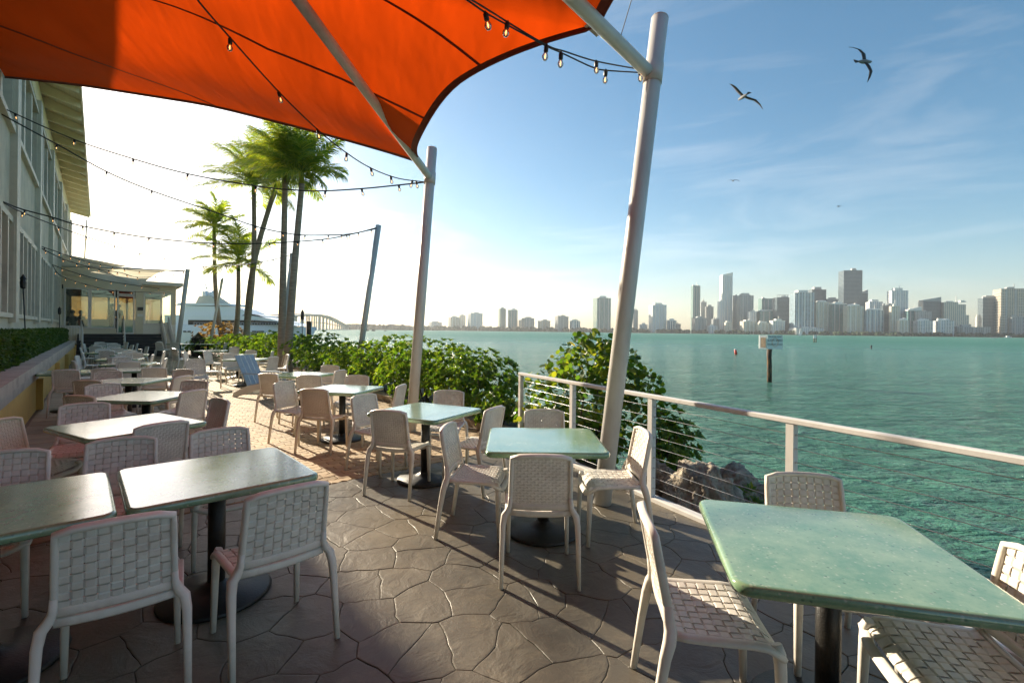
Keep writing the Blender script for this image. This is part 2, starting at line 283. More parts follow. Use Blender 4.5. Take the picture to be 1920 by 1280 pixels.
def tabletop():
    m, n, l, p = nt('green recycled glass resin'); tcx = n.new('ShaderNodeTexCoord'); oi = n.new('ShaderNodeObjectInfo')
    va = n.new('ShaderNodeVectorMath'); va.operation = 'ADD'; sc = n.new('ShaderNodeVectorMath'); sc.operation = 'SCALE'; sc.inputs['Scale'].default_value = 30; cb = n.new('ShaderNodeCombineXYZ')
    l.new(oi.outputs['Random'], cb.inputs[0]); l.new(cb.outputs[0], sc.inputs[0]); l.new(tcx.outputs['Object'], va.inputs[0]); l.new(sc.outputs[0], va.inputs[1])
    t = n.new('ShaderNodeTexNoise'); t.inputs['Scale'].default_value = 4.5; t.inputs['Detail'].default_value = 12; t.inputs['Roughness'].default_value = .78; l.new(va.outputs[0], t.inputs['Vector'])
    rp = n.new('ShaderNodeValToRGB'); e = rp.color_ramp.elements; e[0].position = .38; e[0].color = (.145, .285, .165, 1); e[1].position = .64; e[1].color = (.30, .42, .255, 1); l.new(t.outputs[0], rp.inputs[0])
    v = n.new('ShaderNodeTexVoronoi'); v.inputs['Scale'].default_value = 80; l.new(va.outputs[0], v.inputs['Vector'])
    sp = n.new('ShaderNodeSeparateColor'); l.new(v.outputs['Color'], sp.inputs[0])
    mr = n.new('ShaderNodeMapRange'); mr.inputs['From Min'].default_value = .88; mr.inputs['From Max'].default_value = .92; mr.inputs['To Max'].default_value = .6; l.new(sp.outputs[0], mr.inputs[0])
    mm = n.new('ShaderNodeMath'); mm.operation = 'MULTIPLY'; m3 = n.new('ShaderNodeMapRange'); m3.inputs['From Min'].default_value = .6; m3.inputs['From Max'].default_value = .2; l.new(v.outputs['Distance'], m3.inputs[0]); l.new(m3.outputs[0], mm.inputs[0]); l.new(mr.outputs[0], mm.inputs[1])
    mx = n.new('ShaderNodeMix'); mx.data_type = 'RGBA'; l.new(mm.outputs[0], mx.inputs['Factor']); l.new(rp.outputs[0], mx.inputs['A']); mx.inputs['B'].default_value = (.48, .52, .38, 1)
    m4 = n.new('ShaderNodeMapRange'); m4.inputs['From Min'].default_value = .06; m4.inputs['From Max'].default_value = .03; m4.inputs['To Max'].default_value = .6; l.new(sp.outputs[1], m4.inputs[0]); m5 = n.new('ShaderNodeMath'); m5.operation = 'MULTIPLY'; l.new(m4.outputs[0], m5.inputs[0]); l.new(m3.outputs[0], m5.inputs[1])
    mx2 = n.new('ShaderNodeMix'); mx2.data_type = 'RGBA'; l.new(m5.outputs[0], mx2.inputs['Factor']); l.new(mx.outputs['Result'], mx2.inputs['A']); mx2.inputs['B'].default_value = (.05, .10, .07, 1)
    l.new(mx2.outputs['Result'], p.inputs['Base Color'])
    p.inputs['Roughness'].default_value = .3; p.inputs['Coat Weight'].default_value = 1.0; p.inputs['Coat Roughness'].default_value = .15
    t2 = n.new('ShaderNodeTexNoise'); t2.inputs['Scale'].default_value = 5; t2.inputs['Detail'].default_value = 8; l.new(va.outputs[0], t2.inputs['Vector'])
    r3 = n.new('ShaderNodeMapRange'); r3.inputs['From Min'].default_value = .35; r3.inputs['From Max'].default_value = .7; r3.inputs['To Min'].default_value = .12; r3.inputs['To Max'].default_value = .24; l.new(t2.outputs[0], r3.inputs[0]); l.new(r3.outputs[0], p.inputs['Roughness'])
    b = n.new('ShaderNodeBump'); b.inputs['Strength'].default_value = .12; b.inputs['Distance'].default_value = .003; l.new(t2.outputs[0], b.inputs['Height']); l.new(b.outputs[0], p.inputs['Normal']); l.new(b.outputs[0], p.inputs['Coat Normal'])
    return m
M['top'] = tabletop()
def water():
    m, n, l, p = nt('bay water'); tcx = n.new('ShaderNodeTexCoord')
    def noi(sc, det, stx=(1, 1, 1), rg=.55, dist=0, rot=0):
        mpg = n.new('ShaderNodeMapping'); mpg.inputs['Scale'].default_value = stx; mpg.inputs['Rotation'].default_value = (0, 0, rot); l.new(tcx.outputs['Object'], mpg.inputs[0])
        t = n.new('ShaderNodeTexNoise'); t.inputs['Scale'].default_value = sc; t.inputs['Detail'].default_value = det; t.inputs['Roughness'].default_value = rg; t.inputs['Distortion'].default_value = dist; l.new(mpg.outputs[0], t.inputs['Vector']); return t.outputs[0]
    rp = n.new('ShaderNodeValToRGB'); e = rp.color_ramp.elements; e[0].position = .36; e[0].color = (.045, .170, .120, 1); e[1].position = .66; e[1].color = (.095, .265, .185, 1)
    ma = n.new('ShaderNodeMath'); ma.operation = 'MULTIPLY_ADD'; l.new(noi(.45, 6, (1, 3.2, 1), .7), ma.inputs[0]); ma.inputs[1].default_value = .55; mb = n.new('ShaderNodeMath'); mb.operation = 'MULTIPLY'; l.new(noi(.035, 5, (1, 2.2, 1)), mb.inputs[0]); mb.inputs[1].default_value = .45; l.new(mb.outputs[0], ma.inputs[2]); l.new(ma.outputs[0], rp.inputs[0]); l.new(rp.outputs[0], p.inputs['Base Color'])
    p.inputs['Roughness'].default_value = .16; p.inputs['IOR'].default_value = 1.33; p.inputs['Specular IOR Level'].default_value = .42
    ln = n.new('ShaderNodeVectorMath'); ln.operation = 'LENGTH'; l.new(tcx.outputs['Object'], ln.inputs[0]); rr = n.new('ShaderNodeMapRange'); rr.inputs['From Min'].default_value = 15; rr.inputs['From Max'].default_value = 260; rr.inputs['To Min'].default_value = .13; rr.inputs['To Max'].default_value = .42; l.new(ln.outputs['Value'], rr.inputs[0]); l.new(rr.outputs[0], p.inputs['Roughness'])
    nrm = None
    for sc, det, stx, dist, stg in ((.14, 4, (1, 2.8, 1), 2.0, 1.0), (.7, 5, (1, 2.6, 1), .85, 1.0), (4.0, 5, (1, 1.9, 1), .11, 1.0)):
        b = n.new('ShaderNodeBump'); b.inputs['Strength'].default_value = stg; b.inputs['Distance'].default_value = dist; l.new(noi(sc, det, stx, .6, .4, .25), b.inputs['Height'])
        if nrm: l.new(nrm, b.inputs['Normal'])
        nrm = b.outputs[0]
    l.new(nrm, p.inputs['Normal'])
    return m
M['water'] = water()
def tower_mat(name, wall, win, fw, fh, sx=.45, sy=.5, rough=.5, grough=.12):
    """wall with a grid of windows; fw, fh: bay width and storey height in metres"""
    m, n, l, p = nt(name); tcx = n.new('ShaderNodeTexCoord'); g = n.new('ShaderNodeNewGeometry')
    sep = n.new('ShaderNodeSeparateXYZ'); l.new(tcx.outputs['Object'], sep.inputs[0])
    ad = n.new('ShaderNodeMath'); ad.operation = 'ADD'; l.new(sep.outputs[0], ad.inputs[0]); l.new(sep.outputs[1], ad.inputs[1])
    def cell(src, size, frac):
        d = n.new('ShaderNodeMath'); d.operation = 'DIVIDE'; d.inputs[1].default_value = size; l.new(src, d.inputs[0])
        f = n.new('ShaderNodeMath'); f.operation = 'FRACT'; l.new(d.outputs[0], f.inputs[0])
        s = n.new('ShaderNodeMath'); s.operation = 'LESS_THAN'; s.inputs[1].default_value = frac; l.new(f.outputs[0], s.inputs[0]); 
        fl = n.new('ShaderNodeMath'); fl.operation = 'FLOOR'; l.new(d.outputs[0], fl.inputs[0]); return s.outputs[0], fl.outputs[0]
    a, ia = cell(ad.outputs[0], fw, sx); b, ib = cell(sep.outputs[2], fh, sy)
    mu = n.new('ShaderNodeMath'); mu.operation = 'MULTIPLY'; l.new(a, mu.inputs[0]); l.new(b, mu.inputs[1])
    wn_ = n.new('ShaderNodeTexWhiteNoise'); wn_.noise_dimensions = '2D'; cb = n.new('ShaderNodeCombineXYZ'); l.new(ia, cb.inputs[0]); l.new(ib, cb.inputs[1]); l.new(cb.outputs[0], wn_.inputs['Vector'])
    vm = n.new('ShaderNodeMapRange'); vm.inputs['To Min'].default_value = .6; vm.inputs['To Max'].default_value = 1.5; l.new(wn_.outputs['Value'], vm.inputs[0])
    wv = n.new('ShaderNodeVectorMath'); wv.operation = 'SCALE'; wv.inputs[0].default_value = win; l.new(vm.outputs[0], wv.inputs['Scale'])
    mx = n.new('ShaderNodeMix'); mx.data_type = 'RGBA'; l.new(mu.outputs[0], mx.inputs['Factor']); mx.inputs['A'].default_value = (*wall, 1); l.new(wv.outputs[0], mx.inputs['B']); l.new(mx.outputs['Result'], p.inputs['Base Color'])
    rr = n.new('ShaderNodeMapRange'); rr.inputs['To Min'].default_value = rough; rr.inputs['To Max'].default_value = grough; l.new(mu.outputs[0], rr.inputs[0]); l.new(rr.outputs[0], p.inputs['Roughness'])
    return m
TW = {
 'white': tower_mat('white balcony tower', (.68, .70, .71), (.12, .17, .20), 5, 3.4, .55, .5),
 'cream': tower_mat('cream condominium', (.66, .58, .45), (.14, .15, .15), 4.2, 3.2, .45, .5),
 'grey': tower_mat('grey concrete tower', (.34, .37, .38), (.07, .09, .10), 4.6, 3.4, .6, .5),
 'dark': tower_mat('dark glass tower', (.12, .16, .19), (.035, .055, .065), 3.2, 3.8, .8, .62, .35),
 'teal': tower_mat('teal glass tower', (.16, .28, .27), (.05, .13, .14), 3.6, 3.6, .8, .7, .3),
 'blue': tower_mat('blue glass tower', (.40, .48, .52), (.07, .14, .18), 7.5, 3.6, .62, .86, .4),
 'tan': tower_mat('tan grid tower', (.50, .43, .33), (.10, .10, .10), 4.4, 3.3, .55, .55),
}
# ================================================================ SETTING: water, terrace, bank, far shore
WZ = -1.57
w = MB(); 
rads = [0, 3, 6, 10, 16, 26, 45, 80, 150, 300, 700, 1500, 4000, 14000]
# a fan of rings round the terrace, near rings finely cut and gently heaved
def wgrid():
    vs = []; fs = []; nth = 120; rr = []
    r = 1.0
    while r < 16000: rr.append(r); r *= 1.075 if r < 120 else 1.35
    for r in rr:
        for k in range(nth + 1):
            th = 2 * math.pi * k / nth; x, y = 2 + r * math.cos(th), 4 + r * math.sin(th)
            a = .05 * min(1, r / 4) * max(0, 1 - r / 150)
            z = WZ + a * (noise.noise(Vector((x * .5, y * .9, 0))) + .5 * noise.noise(Vector((x * 1.3, y * 2.1, 3))))
            vs.append((x, y, z))
    m = nth + 1
    for i in range(len(rr) - 1):
        for k in range(nth): fs.append((i * m + k, (i + 1) * m + k, (i + 1) * m + k + 1, i * m + k + 1))
    return vs, fs
vs, fs = wgrid(); w.add(vs, fs, True)
tag(w.build('water', M['water']), kind='structure')
sb = MB(); sb.add([(-15000, -6000, -4.5), (15000, -6000, -4.5), (15000, 15000, -4.5), (-15000, 15000, -4.5)], [(0, 1, 2, 3)])
tag(sb.build('seabed', M['soil']), kind='structure')
# terrace outline (water side): railing line, then the planted edge that curves away
rl = lambda k, o=0: RAILP + RAILD * k + RAILN * o
curb = [Vector((.14, 6.95, 0)), Vector((-.68, 8.1, 0)), Vector((-1.7, 9.4, 0)), Vector((-2.9, 10.9, 0)), Vector((-5.5, 14.3, 0)), Vector((-8.2, 18.4, 0)), Vector((-12.6, 23.5, 0)), Vector((-17.2, 28.3, 0)), Vector((-21.5, 33.5, 0))]
outline = [rl(12, .07), rl(0, .07)] + curb[1:] + [st(46, -1.5), st(-8, -1.5)]
tb = MB(); n_ = len(outline)
poly = [(p.x, p.y) for p in outline]
tb.add([(x, y, -.011) for x, y in poly] + [(x, y, -1.9) for x, y in poly], [tuple(range(n_))] + [(i, i + n_, (i + 1) % n_ + n_, (i + 1) % n_) for i in range(n_)])
terrace = tb.build('terrace', M['mortar']); tag(terrace, kind='structure')
def inside(x, y):
    c = False; j = n_ - 1
    for i in range(n_):
        xi, yi = poly[i]; xj, yj = poly[j]
        if (yi > y) != (yj > y) and x < (xj - xi) * (y - yi) / (yj - yi) + xi: c = not c
        j = i
    return c
SB = 5.0                                     # flagstones this side of s = SB, pavers beyond
def clip(poly_, nx, ny, c):                  # keep nx*x+ny*y <= c
    out = []
    for i in range(len(poly_)):
        a, b = poly_[i], poly_[(i + 1) % len(poly_)]; da = nx * a[0] + ny * a[1] - c; db = nx * b[0] + ny * b[1] - c
        if da <= 0: out.append(a)
        if da * db < 0: k = da / (da - db); out.append((a[0] + (b[0] - a[0]) * k, a[1] + (b[1] - a[1]) * k))
    return out
def wob(x, y, a=.032, f=5.5): return (x + a * noise.noise(Vector((x * f, y * f, 1.3))) + a * .5 * noise.noise(Vector((x * 17, y * 17, 5))), y + a * noise.noise(Vector((x * f, y * f, 9.1))) + a * .5 * noise.noise(Vector((x * 17, y * 17, 15))))
# flagstones: Voronoi cells with wavering, recessed joints
rs = random.Random(3); seeds = []
sz = .33; i0 = -3; 
for i in range(-9, 17):
    for j in range(-11, 25):
        s_ = i * sz + (.5 * sz if j % 2 else 0) + rs.uniform(-.44, .44) * sz; t_ = j * sz * .92 + rs.uniform(-.36, .36) * sz
        p = st(s_, t_); seeds.append((p.x, p.y))
rc = RAILN.dot(RAILP) - .0
flags = []
for q, (x, y) in enumerate(seeds):
    s_ = U.x * x + U.y * y; t_ = V.x * x + V.y * y
    if s_ > SB + .25 or t_ < -1.25 or RAILN.x * x + RAILN.y * y > rc + .25: continue
    cell = [(x - .7, y - .7), (x + .7, y - .7), (x + .7, y + .7), (x - .7, y + .7)]
    for (a, b) in seeds:
        dx, dy = a - x, b - y; d2 = dx * dx + dy * dy
        if 0 < d2 < 1.6: cell = clip(cell, dx, dy, dx * (a + x) / 2 + dy * (b + y) / 2)
        if not cell: break
    if len(cell) < 3: continue
    cell = clip(cell, U.x, U.y, SB - .012); cell = clip(cell, -V.x, -V.y, .88) if cell else cell
    cell = clip(cell, RAILN.x, RAILN.y, rc + .02) if cell else cell
    if len(cell) < 3: continue
    # finer outline, wobble in place, then inset
    pts = []
    for k in range(len(cell)):
        a, b = cell[k], cell[(k + 1) % len(cell)]; L = math.hypot(b[0] - a[0], b[1] - a[1]); m_ = max(1, int(L / .06))
        for h in range(m_): pts.append(wob(a[0] + (b[0] - a[0]) * h / m_, a[1] + (b[1] - a[1]) * h / m_))
    if len(pts) < 5: continue
    cx = sum(p[0] for p in pts) / len(pts); cy = sum(p[1] for p in pts) / len(pts)
    flags.append((math.hypot(cx, cy), cx, cy, pts))
def flagmesh(m, cx, cy, pts, ox, oy, tilt=(0, 0)):
    n = len(pts); vs = []
    hz = rs.uniform(-.0015, .0015)
    for lvl, (ins, z) in enumerate(((.0012, -.028), (.002, -.003), (.0045, -.0008), (.012, 0.0))):
        for (x, y) in pts:
            l = math.hypot(x - cx, y - cy) or 1; k = max(.1, (l - ins) / l); X, Y = cx + (x - cx) * k, cy + (y - cy) * k
            vs.append((X - ox, Y - oy, z + hz + tilt[0] * (X - cx) + tilt[1] * (Y - cy)))
    fs = [tuple(range(3 * n, 4 * n))]
    for r in range(3):
        for i in range(n): j = (i + 1) % n; fs.append((r * n + i, r * n + j, (r + 1) * n + j, (r + 1) * n + i))
    m.add(vs, fs)
flags.sort(key=lambda f: (0 if (f[2] > .6 and abs(f[1]) < f[2] * 1.25) else 100) + f[0])
rest = MB()
for q, (d_, cx, cy, pts) in enumerate(flags):
    tl = (rs.uniform(-.006, .006), rs.uniform(-.006, .006))
    if q < 290:
        m = MB(); flagmesh(m, cx, cy, pts, 0, 0, tl); m.build('flagstone', M['flag'], terrace)
    else: flagmesh(rest, cx, cy, pts, 0, 0, tl)
if rest.v: tag(rest.build('flagstone_paving', M['flag'], terrace), kind='stuff')
# wavy interlocking pavers (t > .9) and larger tiles by the wall (t < .9)
PW, PH = .235, .118
def paver_poly(s_, t_):
    hw, hh = PW / 2 - .004, PH / 2 - .004; a = .016
    xs = [-1, -.5, 0, .5, 1]; wv = [a, -a, a, -a, a]
    lo = [(hw * x, -hh + w_) for x, w_ in zip(xs, wv)]; hi = [(hw * x, hh + w_) for x, w_ in zip(xs, wv)][::-1]
    return [(s_ + y, t_ + x) for x, y in lo + hi]
pv = []
row = 0; s_ = SB + PH / 2 + .01
while s_ < 30:
    t_ = .93 + PW / 2 + (PW / 2 if row % 2 else 0)
    while t_ < 12:
        p = st(s_, t_)
        if p.x < 1 and inside(p.x, p.y) and inside(p.x + .12, p.y + .06): pv.append((p.length, s_, t_))
        t_ += PW
    s_ += PH; row += 1
pv.sort()
pm = MB(); pm.prism([(x, y) for x, y in [(q[1], q[0]) for q in paver_poly(0, 0)]], -.03, 0, .005)
pme = pm.mesh('paver', M['paver'])
rest = MB(); base_f = pm.f; base_v = pm.v; cU_, sU_ = math.cos(BA), math.sin(BA)
for q, (d_, s_, t_) in enumerate(pv):
    p = st(s_, t_, rs.uniform(-.0012, .0012))
    if q < 290:
        o = link('paver', pme, terrace); o.location = p; o.rotation_euler = (rs.uniform(-.006, .006), rs.uniform(-.006, .006), BA)
    elif d_ < 40:
        a, b = rs.uniform(-.008, .008), rs.uniform(-.008, .008)
        rest.add([(p.x + x * cU_ - y * sU_, p.y + x * sU_ + y * cU_, p.z + z + a * x + b * y) for x, y, z in base_v], base_f)
tag(rest.build('paver_field', M['paver'], terrace), kind='stuff')
tl_ = [];
for i in range(80):
    for j in range(4):
        s0 = SB + .01 + i * .42; t0 = -.86 + j * .4425
        tl_.append((st(s0, t0).length, s0, t0))
tm = MB(); tm.bev(0, 0, -.013, .434, .41, .03, .005); tme = tm.mesh('tile', M['tile'])
for q, (d_, s0, t0) in enumerate(sorted(tl_)):
    if q >= 150: break
    o = link('tile', tme, terrace); o.location = st(s0 + .21, t0 + .221, rs.uniform(-.001, .001)); o.rotation_euler = (rs.uniform(-.003, .003), rs.uniform(-.003, .003), BA)
rest = MB()
for q, (d_, s0, t0) in enumerate(sorted(tl_)):
    if q < 150: continue
    rest.stbox(s0 + .003, s0 + .413, t0 + .003, t0 + .438, -.028, .0015)
tag(rest.build('tile_field', M['tile'], terrace), kind='stuff')
# planted bank between terrace and water
bk = MB(); edge = [rl(12, .07), rl(9, .07), rl(6, .07), rl(3, .07), rl(0, .07)] + curb[1:]
nrm_ = []
for i, p in enumerate(edge):
    a = edge[max(0, i - 1)]; b = edge[min(len(edge) - 1, i + 1)]; d = (b - a).normalized(); nrm_.append(Vector((d.y, -d.x, 0)))
prof = lambda i: ([(0, -.35), (.5, -.5), (1.3, -1.1), (2.4, -2.2)] if i < 4 else [(0, -.02), (1.0, .05), (2.2, -.1), (3.4, -.9), (4.6, -2.2)] if i > 4 else [(0, -.1), (.8, -.1), (1.6, -.6), (2.8, -2.2)])
vs = []
for i, p in enumerate(edge):
    pr = prof(i); 
    while len(pr) < 5: pr = pr + [(pr[-1][0] + .4, pr[-1][1] - .2)]
    for o_, z in pr: q = p + nrm_[i] * o_; vs.append((q.x, q.y, z))
bk.add(vs, [(i * 5 + k, i * 5 + k + 1, (i + 1) * 5 + k + 1, (i + 1) * 5 + k) for i in range(len(edge) - 1) for k in range(4)], True)
tag(bk.build('planted_bank', M['soil']), kind='structure')
# curb stones along the planted edge
ct = thing('stone_curb', 'low tan stone curb curving along the planted edge of the terrace', 'curb')
for i in range(len(curb) - 2):
    a, b = curb[i], curb[i + 1]; L = (b - a).length; m_ = max(1, round(L / .62)); d = (b - a) / m_; nn = Vector((d.y, -d.x, 0)).normalized()
    for k in range(m_):
        m = MB(); p = a + d * k; e_ = d.normalized() * .008
        m.obox(p + e_ - nn * .02 + Vector((0, 0, -.05)), d - e_ * 2, nn * .24, (0, 0, .15 + rs.uniform(-.008, .008))); m.build('curb_stone', M['curb'], ct)
bs = thing('stone_bench_wall', 'low tan stone planter block beside the tables under the tall palms', 'planter', (0, 0, 0))
for k in range(3):
    m = MB(); p = Vector((-6.05 + k * .62, 14.2 - k * .72, 0)); m.obox(p, (.6, -.70, 0), (.28, .25, 0), (0, 0, .34)); m.build('stone_block', M['curb'], bs)
# ---------------------------------------------------------------- railing
rg = thing('cable_railing', 'white steel railing with thin horizontal cables along the water edge', 'railing')
KS = [0, 1.28, 2.59, 3.96, 5.33, 6.7, 8.07, 9.4]
pm = MB(); pm.box(-.028, .028, -.028, .028, -.02, .985); pme = pm.mesh('post', M['white_paint'])
ra = math.atan2(RAILD.y, RAILD.x)
for k in KS: o = link('post', pme, rg); o.location = rl(k); o.rotation_euler = (0, 0, ra)
m = MB(); a, b = rl(-.03), rl(9.5)
m.tube([a + Vector((0, 0, 1.005)), b + Vector((0, 0, 1.005))], .022, 8, .036, power=.5, sm=False, up=(0, 0, 1)); m.build('top_rail', M['white_paint'], rg)
m = MB(); m.tube([rl(-.1, .02) + Vector((0, 0, .012)), rl(11.5, .02) + Vector((0, 0, .012))], .03, 8, .05, power=.4, sm=False, up=(0, 0, 1)); m.build('bottom_rail', M['white_paint'], rg)
for j in range(9):
    z = .125 + j * .098; m = MB(); pts = []
    for k in np.linspace(0, 9.4, 30): pts.append(rl(float(k)) + Vector((0, 0, z)))
    m.tube(pts, .0026, 5); m.build('cable', M['steel'], rg)
m = MB()
for k in KS:
    for j in range(9):
        z = .125 + j * .098; p = rl(k); m.tube([p - RAILD * .04 + Vector((0, 0, z)), p + RAILD * .04 + Vector((0, 0, z))], .007, 6)
tag(m.build('cable_fitting', M['steel'], rg), kind='stuff')
# ---------------------------------------------------------------- boulders
def rockmesh(seed, r):
    import bmesh
    bm = bmesh.new(); bmesh.ops.create_icosphere(bm, subdivisions=5, radius=1)
    for v in bm.verts:
        p = v.co.copy(); o = Vector((seed * 7.3, 0, 0)); k = 1 + .30 * noise.noise(p * 1.1 + o) + .16 * noise.noise(p * 2.7 + o) + .12 * noise.noise(p * 5 + o) + .07 * noise.noise(p * 12 + o) + .03 * noise.noise(p * 26 + o)
        c = noise.cell(p * 1.7 + o); v.co = p * k * (1 + .05 * c)
    me = bpy.data.meshes.new('boulder'); bm.to_mesh(me); bm.free(); me.materials.append(M['rock'])
    me.polygons.foreach_set('use_smooth', [True] * len(me.polygons)); return me
rm = [rockmesh(i, 1) for i in range(6)]
rk = random.Random(11)
named = [((2.02, 4.95, -.22), (.42, .36, .44), 0, 'large pale grey pitted boulder just beyond the third railing post'),
         ((2.58, 5.35, -.30), (.40, .36, .40), 1, 'dark brown rounded boulder at the water edge behind the pale one'),
         ((1.55, 5.35, -.10), (.30, .26, .32), 2, 'small dark boulder behind the thick white pole'),
         ((2.15, 4.25, -.42), (.46, .34, .26), 3, 'flat tan boulder in front of the large pale boulder'),
         ((2.95, 4.9, -.62), (.26, .22, .22), 4, 'small dark boulder at the tip of the rock pile')]
for p, s_, k, lb in named:
    o = link('boulder', rm[k]); o.location = p; o.scale = s_; o.rotation_euler = (rk.uniform(-.3, .3), rk.uniform(-.3, .3), rk.uniform(0, 6)); tag(o, lb, 'boulder', 'boulders along the foot of the terrace')
for i in range(46):
    k = rk.uniform(-.6, 11); of = rk.uniform(.4, 1.7); s_ = rk.uniform(.2, .42)
    if 1.2 < k < 3.4 and of > .2 and of < 1.5: continue
    p = rl(k, of); z = -.32 - of * .62 + (0.1 if k < 1 else 0)
    o = link('boulder', rm[rk.randrange(6)]); o.location = (p.x, p.y, z); o.scale = (s_, s_ * rk.uniform(.7, 1), s_ * rk.uniform(.6, .85)); o.rotation_euler = (rk.uniform(-.4, .4), rk.uniform(-.4, .4), rk.uniform(0, 6))
    tag(o, 'rough coral boulder in the riprap between the railing and the water', 'boulder', 'boulders along the foot of the terrace')
# ---------------------------------------------------------------- canopy poles, struts, orange canopy
def pole(name, label, base, top, r, extra=None, group='leaning masts along the water'):
    t = thing(name, label, 'pole', base, 0, group); b = Vector(base); d = Vector(top) - b
    m = MB(); m.tube([(0, 0, 0), d], r, 24); m.build('shaft', M['white_paint'], t)
    m = MB(); e = d.normalized(); m.tube([d - e * .004, d + e * .012], [r * 1.02, r * .93], 24); m.build('end_cap', M['white_paint'], t)
    return t
PA = (Vector((.87, 4.5, 0)), Vector((1.46, 4.8, 4.80))); PB = (Vector((-1.6, 7.6, 0)), Vector((-1.37, 7.95, 4.66))); PC = (Vector((-4.5, 13.7, 0)), Vector((-4.0, 14.1, 4.7)))
PN = (Vector((3.6, 1.0, 0)), Vector((4.2, 1.3, 4.8)))
ta = pole('mast_pole', 'thick white leaning pole by the railing holding the orange canopy', *PA, .085)
tb_ = pole('mast_pole', 'white leaning pole behind the third table holding the canopy corner', *PB, .082)
pole('mast_pole', 'grey leaning pole rising from the green shrubs with string lights at its top', *PC, .082)
pole('mast_pole', 'pale leaning pole standing between the tall palm trunks', at(527, 693, 0), at(547, 476, d=19.4), .08)
pole('mast_pole', 'thin white leaning pole beside the orange croton shrub', at(392, 655, d=27), at(417, 522, d=27.5), .07)
pole('mast_pole', 'white leaning pole at the corner of the pavilion holding the pale awning', at(333, 650, d=24.5), at(352, 505, d=24.3), .10)
def strut(t, base, a, b, r, nm='strut'):
    m = MB(); base = Vector(base); m.tube([a - base, b - base], r, 20); m.build(nm, M['white_paint'], t)
SA = (Vector((1.335, 4.74, 4.22)), Vector((.48, 3.9, 4.35))); dA = SA[1] - SA[0]
SBt = (Vector((-1.39, 7.93, 4.15)), at(560, 0, d=4.55)); dB = SBt[1] - SBt[0]
strut(ta, PA[0], SA[0], SA[0] + dA * 2.3, .062); strut(tb_, PB[0], SBt[0], SBt[0] + dB * 1.12, .062)
for t, P_, S_ in ((ta, PA, SA), (tb_, PB, SBt)):
    m = MB(); e = (P_[1] - P_[0]).normalized(); c = P_[0] + e * ((S_[0].z) / e.z) - P_[0]
    m.tube([c - e * .10, c + e * .10], .094, 24); m.build('bracket', M['white_paint'], t)
# canopy surface = water-side edge curve swept towards the building
QV = Vector((-9.5, 2.7, 0)); 
prof_q = [(0, 0), (.079, .29), (.2256, .77), (.425, 1.39), (.757, 2.18), (1.0, 2.68), (1.15, 2.9)]
def qz(q):
    for (a, za), (b, zb) in zip(prof_q, prof_q[1:]):
        if q <= b: k = (q - a) / (b - a); return za + (zb - za) * (k)
    return prof_q[-1][1]
prof_s = [ (i / 60, 0) for i in range(61)]
def qzs(q): return (qz(max(0, q - .05)) + 2 * qz(q) + qz(q + .05)) / 4 if q > .05 else qz(q)
corners = [Vector((-1.5, 7.5, 4.28)), Vector((.75, 4.35, 4.42)), Vector((3.25, 1.0, 4.45)), Vector((5.6, -2.3, 4.45))]
def wedge(w_):
    i = min(2, int(w_)); f = w_ - i; a, b = corners[i], corners[i + 1]; o = .62 * 4 * f * (1 - f)
    p = a.lerp(b, f) - V * o; p.z += (-.14 if i == 0 else 0) * math.sin(math.pi * min(1, f * 1.6)) ** 2 + (.0)
    return p
def canopy(a, b):                                    # a along water 0..3, b 0..1 towards the building
    e = wedge(a); tcur = e.x * V.x + e.y * V.y; qd = QV.x * V.x + QV.y * V.y; qmax = (-1.56 - tcur) / qd
    q = b * qmax; p = e + QV * q; qq = q / max(qmax, 1e-6)
    f = a - int(min(2, a)); sag = 0
    p.z = e.z + qzs(q * 1.0) + .10 * math.sin(math.pi * min(1, qq)) * math.sin(math.pi * f) * (1 if a > .0 else 0)
    if a > 1.0: p.z += .18 * min(1, a - 1) * min(1, qq * 3)
    return p
cn = thing('orange_canopy', 'huge orange fabric sail canopy stretched overhead from the poles to the building', 'canopy')
m = MB(); m.grid(lambda u_, v_: canopy(u_ * 3, v_), 72, 40); o = m.build('fabric', M['orange'], cn)
m = MB()
def ribbon(fn, n, wd, off, up=Vector((0, 0, 1))):
    pts = [fn(i / n) for i in range(n + 1)]; vs = []
    for i, p in enumerate(pts):
        t_ = (pts[min(n, i + 1)] - pts[max(0, i - 1)]).normalized(); side = t_.cross(up).normalized()
        vs += [p + side * wd / 2 + up * off, p - side * wd / 2 + up * off]
    return vs, [(2 * i, 2 * i + 1, 2 * i + 3, 2 * i + 2) for i in range(n)]
def hemrib(fn, inn, n, off=-.01):
    vs = []
    for i in range(n + 1): a = fn(i / n); b = inn(i / n); vs += [a + Vector((0, 0, off)), b + Vector((0, 0, off))]
    return vs, [(2 * i, 2 * i + 1, 2 * i + 3, 2 * i + 2) for i in range(n)]
m.add(*hemrib(lambda x: canopy(x * 3, -.0), lambda x: canopy(x * 3, .0095), 90), True); m.build('hem', M['orange_hem'], cn)
m = MB(); m.add(*hemrib(lambda x: canopy(0, x), lambda x: canopy(.016, x), 50), True); m.tube([canopy(0, i / 40) + Vector((0, 0, -.012)) for i in range(41)], .012, 6); m.build('hem', M['orange_hem'], cn)
m = MB(); m.tube([canopy(i / 80 * 3, 0) + Vector((0, 0, -.012)) for i in range(81)], .012, 6); m.build('edge_cable', M['orange_hem'], cn)
SEAMS = [[(.39, 0), (.46, .16), (.51, .3), (.67, .54), (.95, .98)], [(0, .41), (.24, .66), (.37, .82), (.5, 1)], [(.69, 0), (.8, .1), (.93, .22), (1.2, .5), (1.6, 1)], [(1.3, 0), (1.55, .3), (2.1, 1)], [(1.8, 0), (2.1, .35), (2.6, 1)]]
